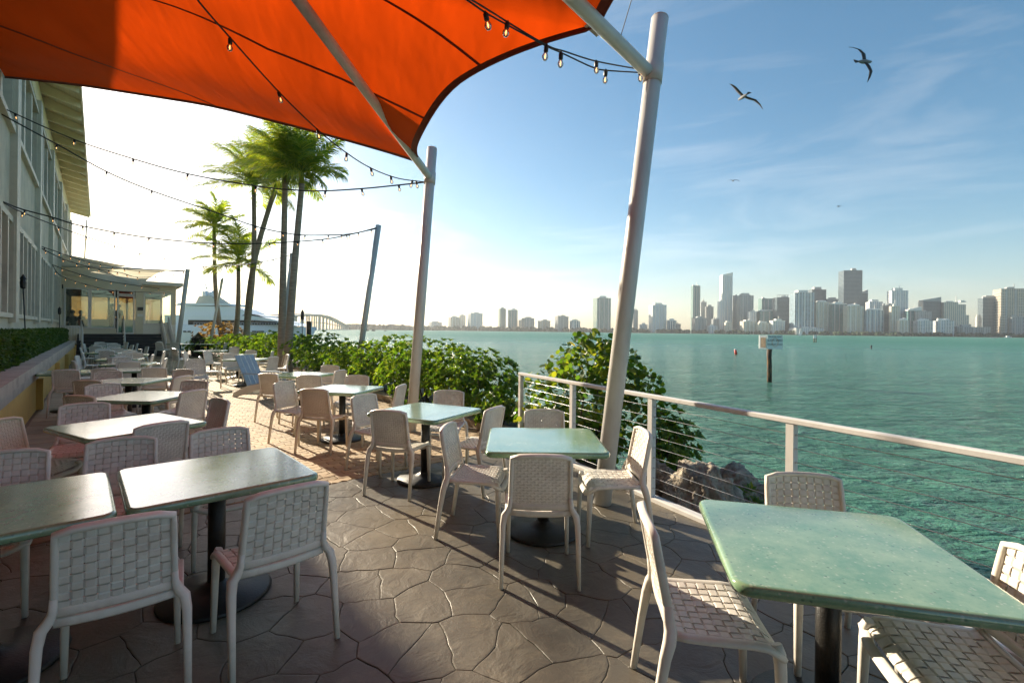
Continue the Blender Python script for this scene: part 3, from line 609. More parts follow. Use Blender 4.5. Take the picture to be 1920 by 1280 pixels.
def seam_at(P, x, o=0):
    x *= len(P) - 1; i = min(len(P) - 2, int(x)); f = x - i; return canopy(P[i][0] + (P[i + 1][0] - P[i][0]) * f + o, P[i][1] + (P[i + 1][1] - P[i][1]) * f)
for P_ in SEAMS:
    m = MB(); m.add(*hemrib(lambda x: seam_at(P_, x), lambda x: seam_at(P_, x, .010), 48, -.006), True); m.build('seam', M['seam'], cn)
for c_, S_ in ((corners[0], SBt), (corners[1], SA)):
    m = MB(); m.tube([c_, S_[0] + Vector((-.05, -.05, .02))], .006, 6); m.build('tension_cable', M['steel'], cn)
for c_, S_ in ((corners[0], SBt), (corners[1], SA)):
    m = MB(); dd_ = (S_[0] - c_).normalized(); ss_ = dd_.cross(Vector((0, 0, 1))).normalized(); m.obox(c_ - dd_ * .10 - ss_ * .07 + Vector((0, 0, -.022)), dd_ * .16, ss_ * .14, (0, 0, .008)); m.build('corner_plate', M['steel'], cn)
m = MB(); m.tube([canopy(1.1, 0), canopy(1.1, 0) + Vector((.16, .12, .06)), SA[0] + dA * .45], .004, 6); m.build('tension_cable', M['cable'], cn)
# ================================================================ restaurant building along the left
bd = thing('restaurant_building', 'long two storey grey green building with tall windows along the left side', 'building', (0, 0, 0))
TF = -1.6; S0, S1 = -6.0, 47.0
def sp(m, *a): m.stbox(*a); return m
m = MB(); m.stbox(S0, S1, -14, TF - .45, 0, 9.75)
m.stbox(S0, S1, TF - .45, TF, -.02, 1.88); m.stbox(S0, S1, TF - .45, TF, 4.02, 6.25); m.stbox(S0, S1, TF - .45, TF, 8.55, 9.75)
m.build('wall', M['stucco'], bd)
m = MB(); m.stbox(S0, S1 + .01, TF - .02, TF + .012, 9.0, 9.74); m.build('frieze', M['cream'], bd)
bays = [-1.0 + 5.8 * i for i in range(9)]
pl = MB()
for s in bays:
    m = MB(); m.stbox(s - .3, s + .3, TF - .40, TF + .13, 1.7, 8.98); m.build('pilaster', M['trim'], bd)
for z0, z1, pr in ((1.80, 1.90, .09), (4.02, 4.16, .07), (6.13, 6.27, .10), (8.53, 8.66, .07)):
    for i, s in enumerate(bays[:-1]):
        m = MB(); m.stbox(s + .302, s + 5.498, TF - .05, TF + pr, z0, z1); m.build('sill_band', M['trim'], bd)
def windows(i0, z0, z1, n, mull, dep=.12):
    for i, s in enumerate(bays[:-1]):
        a, b = s + .30, s + 5.5; wd = (b - a) / n
        for k in range(n):
            wm = MB(); x0 = a + k * wd
            for (p, q) in ((x0 + .002, x0 + mull), (x0 + wd - mull * .35, x0 + wd - .002)): wm.stbox(p, q, TF - .35, TF + dep - .02 - .002 * k, z0 + .002, z1 - .002)
            wm.stbox(x0 + mull, x0 + wd - mull * .35, TF - .30, TF - .16, z0 + .002, z0 + .09); wm.stbox(x0 + mull, x0 + wd - mull * .35, TF - .30, TF - .16, z1 - .09, z1 - .002)
            fr = wm.build('window', M['trim'], bd)
            g = MB(); g.stbox(x0 + mull, x0 + wd - mull * .35, TF - .27, TF - .25, z0 + .09, z1 - .09)
            g.build('pane', M['darkglass'], fr)
windows(0, 1.90, 4.02, 5, .13); windows(1, 6.27, 8.53, 3, .22, .06)
# eave: soffit rises towards the wall, rafter tails beneath
TE = -.55
m = MB(); e0, e1 = S0, S1 + .6
def slab(m, t0, z0, t1, z1, th, s0=None, s1=None):
    s0 = e0 if s0 is None else s0; s1 = e1 if s1 is None else s1
    vs = [st(s0, t0, z0), st(s1, t0, z0), st(s1, t1, z1), st(s0, t1, z1)]; vs += [v + Vector((0, 0, th)) for v in vs]
    m.add(vs, [(0, 1, 2, 3)[::-1], (4, 5, 6, 7), (0, 1, 5, 4), (1, 2, 6, 5), (2, 3, 7, 6), (3, 0, 4, 7)])
slab(m, TE, 9.86, TF - 6, 12.2, .10); slab(m, TF - 6.0, 12.2, -14.6, 9.6, .10); m.build('roof', M['trim'], bd)
m = MB(); m.stbox(e0, e1, TE, TE + .04, 9.72, 9.99); m.build('fascia', M['cream'], bd)
for k in range(7):                                     # soffit boards run along the eave
    t0 = TE - .005 - k * .15; z0 = 9.83 + k * .15 * .33; m = MB(); slab(m, t0, z0, t0 - .142, z0 + .047, .022); m.build('soffit_board', M['soffit'], bd)
s = S0 + .4
while s < e1:
    m = MB(); zt = lambda t: 9.81 + (TE - t) * .39 - .01
    a = []
    for t_, zb, zz in ((TE - .02, 9.55, 9.82), (TF - .03, 9.78, 10.15)): a += [st(s, t_, zb), st(s + .11, t_, zb), st(s + .11, t_, zz), st(s, t_, zz)]
    m.add(a, [(0, 1, 2, 3), (7, 6, 5, 4), (0, 4, 5, 1), (1, 5, 6, 2), (2, 6, 7, 3), (3, 7, 4, 0)]); m.build('rafter', M['cream'], bd)
    s += 1.45
m = MB(); p = st(13.4, TF + .13, 9.3); m.tube([p, p + V * .16], .07, 10); m.tube([p + V * .1, p + V * .26 - Vector((0, 0, .1))], [.06, .09], 12); m.build('floodlight', M['trim'], bd)
# end gable wing seen past the corner
m = MB(); m.tube([at(163, 412, d=37), at(158, 492, d=37)], .05, 8); m.build('downpipe', M['trim'], bd)
# planter wall, coping, hedge
pw = thing('planter_wall', 'low yellow stucco planter wall with a broad grey coping along the building', 'wall')
m = MB(); m.stbox(-3, 31.6, -1.14, -.90, -.02, .76); m.build('wall', M['yellow'], pw)
m = MB(); m.stbox(-3, 31.55, -.935, -.884, .60, .76); m.build('fascia_band', M['coping'], pw)
for i in range(20):
    m = MB(); a = -3 + i * 1.73; m.stbox(a + .004, a + 1.726, -1.17, -.845, .762, .905 + .002 * (i % 2)); m.build('coping_slab', M['coping'], pw)
m = MB(); m.stbox(-3, 31.5, -1.6, -1.14, -.02, .80); tag(m.build('planter_soil', M['soil']), kind='structure')
for k, (s0, l_) in enumerate(((7.6, 'yellow buttress on the planter wall beside the long double table'), (17.4, 'narrow yellow buttress on the planter wall farther along'), (26.0, 'last yellow buttress on the planter wall before the steps'))):
    m = MB(); m.stbox(12.9 + k * 5.2, 13.1 + k * 5.2, -.9, -.80, 0, .6); m.build('buttress', M['yellow'], pw)
# ---------------------------------------------------------------- leaves
def leaf_pts(L, Wd, fold=.25, droop=.2):               # simple 6-vertex leaf along +Y
    return [(0, 0, 0), (-Wd / 2, L * .55, fold * Wd), (0, L * .5, 0), (Wd / 2, L * .55, fold * Wd), (0, L, -droop * L), ]
LF = [(0, 2, 1), (0, 3, 2), (1, 2, 4), (2, 3, 4)]
def put_leaf(m, p, d, up, L, Wd, fold=.25, droop=.2):
    d = Vector(d).normalized(); x = d.cross(Vector(up)); 
    if x.length < 1e-4: x = Vector((1, 0, 0))
    x.normalize(); z = x.cross(d); p = Vector(p)
    m.add([p + x * a + d * b + z * c for a, b, c in leaf_pts(L, Wd, fold, droop)], LF)
def round_leaf(m, p, d, up, r):
    d = Vector(d).normalized(); x = d.cross(Vector(up)); x = x.normalized() if x.length > 1e-4 else Vector((1, 0, 0)); z = x.cross(d); p = Vector(p)
    pts = [(0, 0, 0), (0, 1.0, -.05)]; ring = [(math.sin(a) * .95, 1 - math.cos(a) * 1.0, .12 * abs(math.sin(a)) - .12 * (1 - math.cos(a)) * .5) for a in (R_(35), R_(80), R_(125), R_(180), R_(235), R_(280), R_(325))]
    vs = [p + x * a * r + d * b * r + z * c * r for a, b, c in [(0, 0, 0), (0, 1, -.02)] + ring]
    m.add(vs, [(0, 2, 1), (1, 2, 3), (1, 3, 4), (1, 4, 5), (1, 5, 6), (1, 6, 7), (1, 7, 8), (1, 8, 0)])
def rnd_dir(r_, zmin=-.2):
    while True:
        v = Vector((r_.gauss(0, 1), r_.gauss(0, 1), r_.gauss(0, 1))).normalized()
        if v.z > zmin: return v
def rosette(m, r_, p, ax, n, L, Wd):
    ax = Vector(ax).normalized(); x = ax.orthogonal().normalized(); y = ax.cross(x); ph = r_.uniform(0, 6.28)
    for i in range(n):
        a = ph + i * 2.4; el = .25 + .9 * (1 - i / n) if n > 1 else .5
        d = (x * math.cos(a) + y * math.sin(a)) * math.cos(el * .9) + ax * math.sin(1.25 - el * .75)
        l = L * r_.uniform(.75, 1.15); put_leaf(m, p, d, ax, l, Wd * r_.uniform(.85, 1.15), .2, .12)
def blob_r(v, seed, amp=.28): return 1 + amp * noise.noise(v * 1.6 + Vector((seed * 5.1, 0, 0))) + amp * .5 * noise.noise(v * 3.9 + Vector((seed * 3.3, 7, 0)))
def shrub(name, label, c, rx, ry, rz, n, L, Wd, mt, cat='shrub', seed=1, nl=9, group=None, zmin=-.75, amp=.34, stems=10):
    r_ = random.Random(seed); t = thing(name, label, cat, c, 0, group); m = MB()
    for i in range(n):
        v = rnd_dir(r_, zmin); k = blob_r(v, seed, amp) * (1 - .55 * r_.random() ** 2.2)
        p = Vector((v.x * rx * k, v.y * ry * k, rz * .55 + v.z * rz * .5 * k)); 
        if p.z < .02: p.z = r_.uniform(.02, .15)
        rosette(m, r_, p, v + Vector((0, 0, .7)) + Vector((r_.gauss(0, .25), r_.gauss(0, .25), 0)), nl, L, Wd)
    m.build('foliage', mt, t)
    m = MB()
    for i in range(stems):
        v = rnd_dir(r_, .1); p0 = Vector((v.x * rx * .15, v.y * ry * .15, -.05)); p1 = Vector((v.x * rx * .8, v.y * ry * .8, rz * .55 + v.z * rz * .4)); pm_ = p0.lerp(p1, .5) + Vector((0, 0, .08))
        m.tube([p0, pm_, p1], [.016, .011, .004], 5)
    m.build('stem', M['stem'], t); return t
G = 'shrubs in the planted bed by the water'
shrub('beach_shrub', 'rounded glossy green shrub directly left of the first railing post', (-.75, 9.1, 0), .95, .85, 1.15, 520, .105, .042, M['scaevola'], seed=1, group=G)
shrub('beach_shrub', 'low bright shrub spilling out just left of the first railing post', (-.22, 7.9, 0), .36, .42, .62, 110, .11, .045, M['scaevola'], seed=2, group=G)
shrub('beach_shrub', 'broad glossy green shrub right of the pole behind the third table', (-1.75, 10.3, 0), 1.15, .95, 1.35, 560, .105, .042, M['scaevola'], seed=3, group=G)
shrub('beach_shrub', 'tall glossy green shrub seen left of the pole behind the third table', (-2.9, 11.9, 0), 1.15, 1.0, 1.35, 520, .11, .044, M['scaevola'], seed=4, group=G)
shrub('beach_shrub', 'dense green shrub at the foot of the grey leaning pole', (-4.3, 13.3, 0), .95, .9, 1.2, 380, .11, .044, M['scaevola'], seed=5, group=G)
shrub('beach_shrub', 'lower yellow green shrub left of the grey leaning pole', (-5.7, 15.5, 0), 1.2, 1.1, 1.05, 420, .11, .044, M['scaevola'], seed=6, group=G)
shrub('beach_shrub', 'green shrub just right of the tall pair of palm trunks', (-7.3, 18.0, 0), 1.25, 1.2, 1.35, 420, .12, .05, M['scaevola'], seed=7, group=G)
shrub('beach_shrub', 'bright sunlit shrub between the two groups of palm trunks, in front of the yacht', (-9.9, 20.8, 0), 1.5, 1.2, 1.4, 420, .13, .055, M['scaevola'], seed=8, group=G)
shrub('beach_shrub', 'bright sunlit shrub left of its twin between the palm groups', (-12.0, 23.3, 0), 1.4, 1.2, 1.35, 360, .13, .055, M['scaevola'], seed=9, group=G)
shrub('beach_shrub', 'low lime green shrub behind the leftmost palm trunks', (-14.6, 25.7, 0), 1.4, 1.2, 1.25, 300, .14, .06, M['scaevola'], seed=10, group=G)
shrub('beach_shrub', 'low green shrub under the orange leaved croton', (-17.2, 26.9, 0), 1.3, 1.1, 1.0, 260, .14, .06, M['scaevola'], seed=12, group=G)
shrub('croton_shrub', 'orange and bronze leaved shrub in front of the yacht near the pavilion', (-17.9, 29.2, .1), 1.5, 1.2, 1.7, 340, .17, .055, M['croton'], seed=13)
shrub('beach_shrub', 'low dark green shrub outside the railing beside the boulders', (2.02, 6.1, -.35), .36, .45, .95, 200, .10, .045, M['scaevola'], seed=14, group=G)
shrub('beach_shrub', 'small green shrub trailing over the boulders at the water', (2.45, 5.35, -.55), .36, .4, .55, 80, .10, .045, M['scaevola'], seed=15, group=G)
shrub('beach_shrub', 'low green undergrowth behind the railing below the sea grape', (.80, 7.2, -.3), .6, .6, .7, 200, .10, .045, M['scaevola_dark'], seed=16, group=G)
for k, (x, y, s_) in enumerate(((-.34, 7.75, .30), (-.05, 7.45, .26))):
    pass
# sea grape: round leaves on open branches; the largest 300 are single leaves
def seagrape():
    r_ = random.Random(21); t = thing('sea_grape_bush', 'tall round leaved sea grape bush behind the thick white pole and railing', 'bush', (1.16, 6.95, -.3)); far = MB(); lv = []
    lumps = [((-.05, 0, 1.0), .68, .9), ((-.55, .1, .75), .55, .7), ((.1, -.1, 1.5), .42, .42), ((.78, -.1, 1.05), .27, .34), ((-.15, 0, .45), .62, .5), ((.35, .05, 1.3), .42, .45)]
    wts = [5, 2.6, 1.6, 1.0, 2.5, 1.6]; br = MB()
    for i in range(2500):
        (cx, cy, cz), rr, rz = r_.choices(lumps, wts)[0]; v = rnd_dir(r_, -.9); k = .5 + .5 * r_.random() ** .5; k *= blob_r(v, 3, .35)
        p = Vector((cx + v.x * rr * k, cy + v.y * rr * k, cz + v.z * rz * k))
        if p.z < 0: continue
        d = (v * .6 + Vector((r_.gauss(0, .6), r_.gauss(0, .6), r_.gauss(-.3, .4)))); lv.append((p, d, rnd_dir(r_, .2), r_.uniform(.030, .056), r_.random()))
    for i in range(26):
        (cx, cy, cz), rr, rz = r_.choices(lumps, wts)[0]; v = rnd_dir(r_, -.2); p1 = Vector((cx + v.x * rr * .8, cy + v.y * rr * .8, cz + v.z * rz * .8)); p0 = Vector((r_.uniform(-.12, .12), r_.uniform(-.12, .12), -.1)); br.tube([p0, p0.lerp(p1, .5) + Vector((r_.uniform(-.1, .1), r_.uniform(-.1, .1), .1)), p1], [.02, .012, .005], 5)
    br.build('branch', M['stem'], t)
    lv.sort(key=lambda q: q[0].y - .3 * q[3] * 10)
    for i, (p, d, up, r, y) in enumerate(lv):
        if i < 300:
            m = MB(); round_leaf(m, (0, 0, 0), d, up, r); o = m.build('leaf', M['yellow_leaf'] if y > .93 else M['seagrape'], t); o.location = p
        else: round_leaf(far, p, d, up, r)
    tag(far.build('foliage', M['seagrape'], t), kind='stuff')
seagrape()
# clipped hedge in the planter
def hedge():
    r_ = random.Random(5); t = thing('clipped_hedge', 'long clipped dark green hedge in the planter under the building windows', 'hedge'); m = MB()
    m.stbox(-1, 31.2, -1.58, -1.26, .78, 1.30); m.build('twiggy_core', M['stem'], t); m = MB()
    for i in range(30000):
        s_ = 5.5 + 25.8 * r_.random() ** 1.7; f = r_.random(); hz = 1.44 + .05 * noise.noise(Vector((s_ * 1.5, 0, 0))) + .03 * noise.noise(Vector((s_ * 6, 2, 0)))
        if f < .5: t_ = r_.uniform(-1.58, -1.17); z = hz - r_.random() ** 2 * .08; n_v = Vector((0, 0, 1))
        else: t_ = -1.16 - r_.random() ** 2 * .08 + .06 * noise.noise(Vector((s_ * 3, 5, 0))); z = r_.uniform(.85, hz); n_v = V.copy()
        d = n_v + Vector((r_.gauss(0, .7), r_.gauss(0, .7), r_.gauss(.2, .5))); L = r_.uniform(.04, .075) * (1.0 if s_ < 12 else 1.5)
        put_leaf(m, st(s_, t_, z), d, rnd_dir(r_, 0), L, L * .6)
    m.build('foliage', M['scaevola_dark'], t)
hedge()
# ---------------------------------------------------------------- palms
WIND = Vector((-.75, -.1, .05))
def palm(label, base, top, r0, r1, bend, nf, L, seed, lift=0, cl=.8, az0=0):
    r_ = random.Random(seed); t = thing('palm_tree', label, 'palm tree', base, 0, 'palm trees along the terrace edge'); d = Vector(top) - Vector(base); m = MB(); pts = []; rr = []
    for i in range(25):
        k = i / 24; p = Vector((d.x * (k + bend * math.sin(math.pi * k)), d.y * k, d.z * k)); pts.append(p); rr.append((r0 + (r1 - r0) * k) * (1 + .5 * max(0, .08 - k) / .08) * (1 + .03 * (i % 2)))
    m.tube(pts, rr, 14); m.build('trunk', M['trunk'], t)
    m = MB(); m.tube([d, d + Vector((-.02, 0, .45 * cl)), d + Vector((-.04, 0, .75 * cl))], [r1 * 1.05, r1 * .95, r1 * .45], 10); m.build('crownshaft', M['palmleaf'], t)
    top_ = d + Vector((-.03, 0, .55 * cl))
    for f in range(nf):
        az = f * 2.39996 + az0 + r_.uniform(-.3, .3); el = R_(82) - (f / (nf - 1)) * R_(88) + r_.uniform(-.1, .1) + lift
        h = Vector((math.cos(az), math.sin(az), 0)); di = h * math.cos(el) + Vector((0, 0, math.sin(el))); l = L * r_.uniform(.85, 1.1)
        m = MB(); pts = [top_.copy()]; dd = di.copy(); N = 12
        for i in range(N):
            dd = (dd + (Vector((0, 0, -1)) * .085 + WIND * .085) * (i / N + .25)).normalized(); pts.append(pts[-1] + dd * l / N)
        m.tube(pts, [.016 * (1 - i / (N + 1)) + .003 for i in range(N + 1)], 4)
        nl = 46
        for i in range(nl):
            k = .16 + .84 * i / nl; q = k * N; a = int(min(N - 1, q)); p = pts[a].lerp(pts[a + 1], q - a); tg = (pts[a + 1] - pts[a]).normalized(); sd = tg.cross(Vector((0, 0, 1))); sd = sd.normalized() if sd.length > .05 else Vector((0, 1, 0)); upv = sd.cross(tg)
            ll = .36 * L * (math.sin(math.pi * (.12 + .80 * k)) * .9 + .15)
            for sgn in (-1, 1):
                d0 = (sd * sgn * .9 + tg * .75 + upv * r_.uniform(-.15, .45)).normalized(); d1 = (d0 + Vector((0, 0, -.45)) + WIND * .42).normalized(); d2 = (d1 + Vector((0, 0, -.75)) + WIND * .45).normalized()
                w_ = .017; p1 = p + d0 * ll * .4; p2 = p1 + d1 * ll * .35; p3 = p2 + d2 * ll * .33; s2 = d0.cross(upv).normalized() * w_ + upv * w_ * .5
                m.add([p - s2 * .6, p + s2 * .6, p1 + s2, p1 - s2, p2 + s2 * .8, p2 - s2 * .8, p3], [(0, 1, 2, 3), (3, 2, 4, 5), (5, 4, 6)])
        m.build('frond', M['palmleaf'], t)
palm('tallest palm, its trunk rightmost of the group and leaning right', at(537, 697, 0), at(566, 345, d=18.3), .155, .10, -.10, 24, 2.0, 31, .05)
palm('tall palm with a straight vertical trunk just left of the rightmost palm', at(527, 693, 0), at(535, 335, d=19), .15, .10, .02, 22, 2.05, 32, .05)
palm('palm with a trunk curving strongly to the right, crown merged into its neighbours', at(463, 668, 0), at(517, 352, d=24), .17, .11, -.16, 20, 2.3, 33, .05)
palm('palm with a nearly upright trunk and crown left of the tall pair', at(454, 668, 0), at(476, 365, d=24), .16, .10, .12, 22, 2.4, 34, .0)
palm('short slender palm, leftmost of the group, with a sunlit yellow crown', at(421, 662, 0), at(402, 440, d=27), .15, .09, -.18, 18, 1.9, 35, -.1)
palm('shortest palm with a low spreading crown behind the trunk pair', at(437, 664, 0), at(447, 508, d=26), .16, .10, .06, 18, 2.4, 36, -.1)
# ================================================================ pavilion at the far end
pv_ = thing('glass_pavilion', 'cream pavilion with glazed front and white door above the black steps', 'building')
SP = 35.1; FZ = 1.2
def pb(name, mt, *a, parent=None):
    m = MB(); m.stbox(*a); return m.build(name, mt, parent if parent is not None else pv_)
def pt(x): r = ray(x, 600); k = SP / (U.x * r.x + U.y * r.y); return (V.x * r.x + V.y * r.y) * k
W0, W1, D0, D1, X0, X1 = pt(120), pt(216), pt(219), pt(252), pt(268), pt(322)
TR = pt(329)
pb('floor', M['tile'], SP - .02, SP + 8, -1.55, TR, FZ - .25, FZ)
pb('wall', M['cream_wall'], SP - .15, SP, -1.56, TR, 0.0, FZ)
pb('wall', M['cream_wall'], SP - .15, SP, -1.56, W0, FZ, 4.9)
pb('wall', M['cream_wall'], SP - .15, SP, W0, W1 + .05, FZ, 1.5)
pb('wall', M['cream_wall'], SP - .15, SP, W0, D1 + .03, 3.68, 4.9)
pb('wall', M['cream_wall'], SP - .15, SP, D1 + .03, X0, FZ, 4.9)
pb('wall', M['white_wall'], SP - .15, SP, X0, TR, FZ, 1.75)
pb('wall', M['cream_wall'], SP - .15, SP, X0, X1, 3.62, 4.05)
pb('wall', M['cream_wall'], SP - .15, SP, X1, TR, 1.75, 4.05)
pb('roof', M['white_wall'], SP - .6, SP + 8.2, 1.9, TR + .3, 4.052, 4.25)
pb('roof', M['white_wall'], SP - .18, SP + 8.2, -1.57, 1.898, 4.902, 5.0)
pb('ceiling', M['wood'], SP + .01, SP + 8, -1.55, TR, 3.72, 3.80)
pb('side_wall', M['cream_wall'], SP, SP + 8, TR - .15, TR, FZ, 1.9); pb('side_wall', M['cream_wall'], SP + 8, SP + 8.15, -1.5, TR, FZ, 2.1)
for k in range(6): pb('rear_mullion', M['wood'], SP + 8, SP + 8.12, -1.5 + k * .98, -1.38 + k * .98, 2.1, 3.72)
m = MB(); m.stbox(SP + 8.05, SP + 8.06, -1.49, TR - .01, 2.1, 3.72); m.build('rear_glazing', M['tint'], pv_)
for k in range(5): pb('ceiling_beam', M['dark_step'], SP + .8 + k * 1.6, SP + .95 + k * 1.6, -1.5, TR - .2, 3.56, 3.715)
def pwin(t0, t1, z0, z1, nm='window'):
    m = MB()
    for a in ((t0, t0 + .07, z0, z1), (t1 - .07, t1, z0, z1), (t0 + .07, t1 - .07, z0, z0 + .07), (t0 + .07, t1 - .07, z1 - .07, z1)): m.stbox(SP - .19, SP - .05, *a)
    f = m.build(nm, M['white_paint'], pv_); m = MB(); m.stbox(SP - .11, SP - .10, t0 + .06, t1 - .06, z0 + .06, z1 - .06); m.build('pane', M['glass'], f); return f
mid = pt(168)
pwin(W0, mid, 1.5, 3.68); pwin(mid + .003, W1, 1.5, 3.68); pwin(D0, D1, 3.42, 3.68); pwin(X0, X1, 1.75, 3.62)
dr = pwin(D0, D1, FZ, 3.40, 'door'); m = MB(); h = st(SP - .24, D0 + .12, FZ + .9); m.tube([h, h + Vector((0, 0, .3))], .015, 6); m.build('handle', M['black'], dr)
m = MB(); p0 = st(SP - .17, pt(257), 2.55); m.obox(p0, V * .28, U * .02, (0, 0, .2)); m.build('notice', M['black'], pv_)
m = MB(); p0 = st(SP - .17, pt(257), 2.2); m.obox(p0, V * .26, U * .02, (0, 0, .16)); m.build('notice', M['white_plain'], pv_)
m = MB(); p0 = st(SP - .30, pt(115), 3.6); m.tube([p0, p0 + Vector((0, 0, .22))], .08, 8); m.build('wall_lamp', M['black'], pv_)
# steps
sp_ = thing('entrance_steps', 'wide black steps climbing to the pavilion door', 'steps')
for k in range(7):
    m = MB(); z1 = FZ / 7 * (k + 1) - .003; s_ = 32.35 + k * .3
    m.stbox(s_, SP - .152 - .001 * k, -.85, pt(290) - .05 * 0 + .25, 0 if k == 0 else FZ / 7 * k, z1); m.build('step', M['dark_step'], sp_)
# handrails and landing rail
def railing(name, label, a, b, n, h=.95, pick=True):
    t = thing(name, label, 'railing', a); d = Vector(b) - Vector(a); m = MB()
    for z in (h, .12): m.tube([Vector((0, 0, z)), d + Vector((0, 0, z))], .028, 6)
    m.build('rail', M['white_paint'], t)
    for i in range(n + 1):
        k = i / n; m = MB(); p = d * k; r = .028 if i in (0, n) else .012; m.tube([p + Vector((0, 0, 0 if i in (0, n) else .12)), p + Vector((0, 0, h))], r, 6); m.build('picket' if r < .02 else 'post', M['white_paint'], t)
tR = pt(290) + .2
railing('handrail', 'white sloping picket handrail on the right of the black steps', st(32.1, tR + .1, 0), st(34.9, tR + .1, FZ), 14, 1.0)
railing('handrail', 'white sloping picket handrail beside the right one, nearer the white wall', st(32.1, tR + .45, 0), st(34.9, tR + .45, FZ), 14, 1.0)
railing('handrail', 'white handrail running up the middle of the black steps', st(32.2, 1.05, 0), st(34.6, 1.05, FZ), 2, 1.0)
railing('landing_railing', 'white picket railing on the landing left of the steps', st(33.6, -1.5, .62), st(33.6, -.75, .62), 7, .98)
railing('handrail', 'white handrail at the end of the planter wall left of the steps', st(32.0, -.6, 0), st(33.6, -.7, .62), 4, 1.3)
m = MB(); m.stbox(31.6, 35, -1.59, -.86, -.02, .6); tag(m.build('landing_block', M['yellow']), 'yellow end block of the planter beside the steps', 'wall')
# pale awning above the forecourt
aw = thing('pale_awning', 'pale cream tensioned awning in front of the pavilion', 'awning'); m = MB()
A0, A1 = at(108, 499, d=24.6), at(349, 508, d=24.4); B0, B1 = st(SP - .2, -1.5, 4.35), at(263, 537, d=26.9)
def awn(u_, v_):
    a = A0.lerp(A1, u_); b = B0.lerp(B1, u_); b2 = b.lerp(a, max(0, (u_ - .55)) * 1.2 * v_)
    p = a.lerp(b, v_); p.z -= .0
    if u_ > .55: k = (u_ - .55) / .45; far_ = B1.lerp(A1, k) + Vector((0, 0, .40 * math.sin(math.pi * min(1, k * 1.05)) ** .8 if k < .95 else 0)); p = a.lerp(far_, v_)
    else: k = u_ / .55; p = a.lerp(B0.lerp(B1, k), v_)
    return p
m.grid(awn, 40, 10); m.build('fabric', M['white_sail'], aw)
m = MB(); pk = at(118, 476, d=25.0); q1, q2, q3 = at(104, 498, d=24.4), at(245, 500, d=24.5), at(150, 486, d=27)
m.add([q1, q2, pk, q3], [(0, 1, 2), (2, 1, 3), (0, 2, 3)]); m.build('peak', M['white_sail'], aw)
m = MB(); m.tube([A0, A1], .03, 8); m.build('front_beam', M['white_paint'], aw); m = MB(); m.tube([A0.lerp(A1, .3), B1], .035, 8); m.build('strut', M['white_paint'], aw)
# people inside the pavilion
def person(label, loc, rz, h, shirt, trous, sit=False, hair=(.03, .02, .015)):
    t = thing('person', label, 'person', loc, rz); s = h / 1.75
    v = [(0, 0, .93), (0, 0, 1.12), (0, 0, 1.36), (0, 0, 1.47), (0, .01, 1.60), (0, .01, 1.68), (.10, 0, .88), (.11, .03, .48), (.11, -.01, .06), (.11, .13, .03), (-.10, 0, .88), (-.11, .0, .48), (-.12, -.03, .06), (-.12, .10, .03), (.19, 0, 1.38), (.24, -.02, 1.10), (.20, .14, .92), (.19, .2, .86), (-.19, 0, 1.38), (-.25, 0, 1.10), (-.22, .1, .90), (-.21, .14, .82)]
    r = [.12, .115, .14, .05, .09, .075, .085, .055, .038, .03, .085, .055, .038, .03, .055, .04, .03, .03, .055, .04, .03, .03]
    if sit:
        for i in (7, 11): v[i] = (v[i][0], .42, .90)
        for i in (8, 12): v[i] = (v[i][0], .44, .50)
        for i in (9, 13): v[i] = (v[i][0], .55, .47)
        v = [(a, b, c - .42) for a, b, c in v]
    e = [(0, 1), (1, 2), (2, 3), (3, 4), (4, 5), (0, 6), (6, 7), (7, 8), (8, 9), (0, 10), (10, 11), (11, 12), (12, 13), (2, 14), (14, 15), (15, 16), (16, 17), (2, 18), (18, 19), (19, 20), (20, 21)]
    me = bpy.data.meshes.new('body'); me.from_pydata([(a * s, b * s, c * s) for a, b, c in v], e, []); o = link('body', me, t); md = o.modifiers.new('skin', 'SKIN')
    for i, sv in enumerate(me.skin_vertices[0].data): sv.radius = (r[i] * s, r[i] * s * (.8 if i in (0, 1, 2) else 1)); sv.use_root = i == 0
    sd = o.modifiers.new('sub', 'SUBSURF'); sd.levels = sd.render_levels = 1
    me.materials.append(mat('skin tone', (.45, .27, .19), .6))
    dz = -.42 if sit else 0
    m = MB(); m.tube([(0, 0, (.90 + dz) * s), (0, 0, (1.12 + dz) * s), (0, 0, (1.34 + dz) * s), (0, 0, (1.43 + dz) * s)], [.155 * s, .145 * s, .19 * s, .08 * s], 12, [.13 * s, .12 * s, .125 * s, .07 * s], up=(1, 0, 0))
    for a, b, c in ((2, 14, 15), (2, 18, 19)): m.tube([Vector(v[b]) * s, Vector(v[c]) * s], [.075 * s, .06 * s], 8)
    m.build('shirt', mat('shirt', shirt, .8), t)
    m = MB()
    for a, b, c in ((6, 7, 8), (10, 11, 12)): m.tube([Vector(v[a]) * s + Vector((0, 0, .06)), Vector(v[b]) * s, Vector(v[c]) * s], [.11 * s, .08 * s, .06 * s], 8)
    m.build('trousers', mat('trousers', trous, .8), t)
    m = MB(); c = Vector(v[5]) * s; m.lathe([(.01, .09), (.07, .07), (.105, .0), (.10, -.06), (.06, -.1)][::-1], 10, (c.x, c.y - .02, c.z)); m.build('hair', mat('hair', hair, .7), t)
person('standing person in a dark top seen through the pavilion window, left of the door', st(SP + 1.6, pt(206) + .1, FZ), BA + 1.2, 1.75, (.05, .05, .06), (.03, .03, .04))
person('standing person in a pale top seen through the glass door', st(SP + 1.4, pt(222) + .05, FZ), BA + 2.2, 1.70, (.5, .48, .42), (.04, .04, .05))
person('seated person in a dark top at the far left of the pavilion window', st(SP + 1.0, pt(134), FZ), BA + .6, 1.70, (.06, .04, .04), (.03, .03, .04), True)
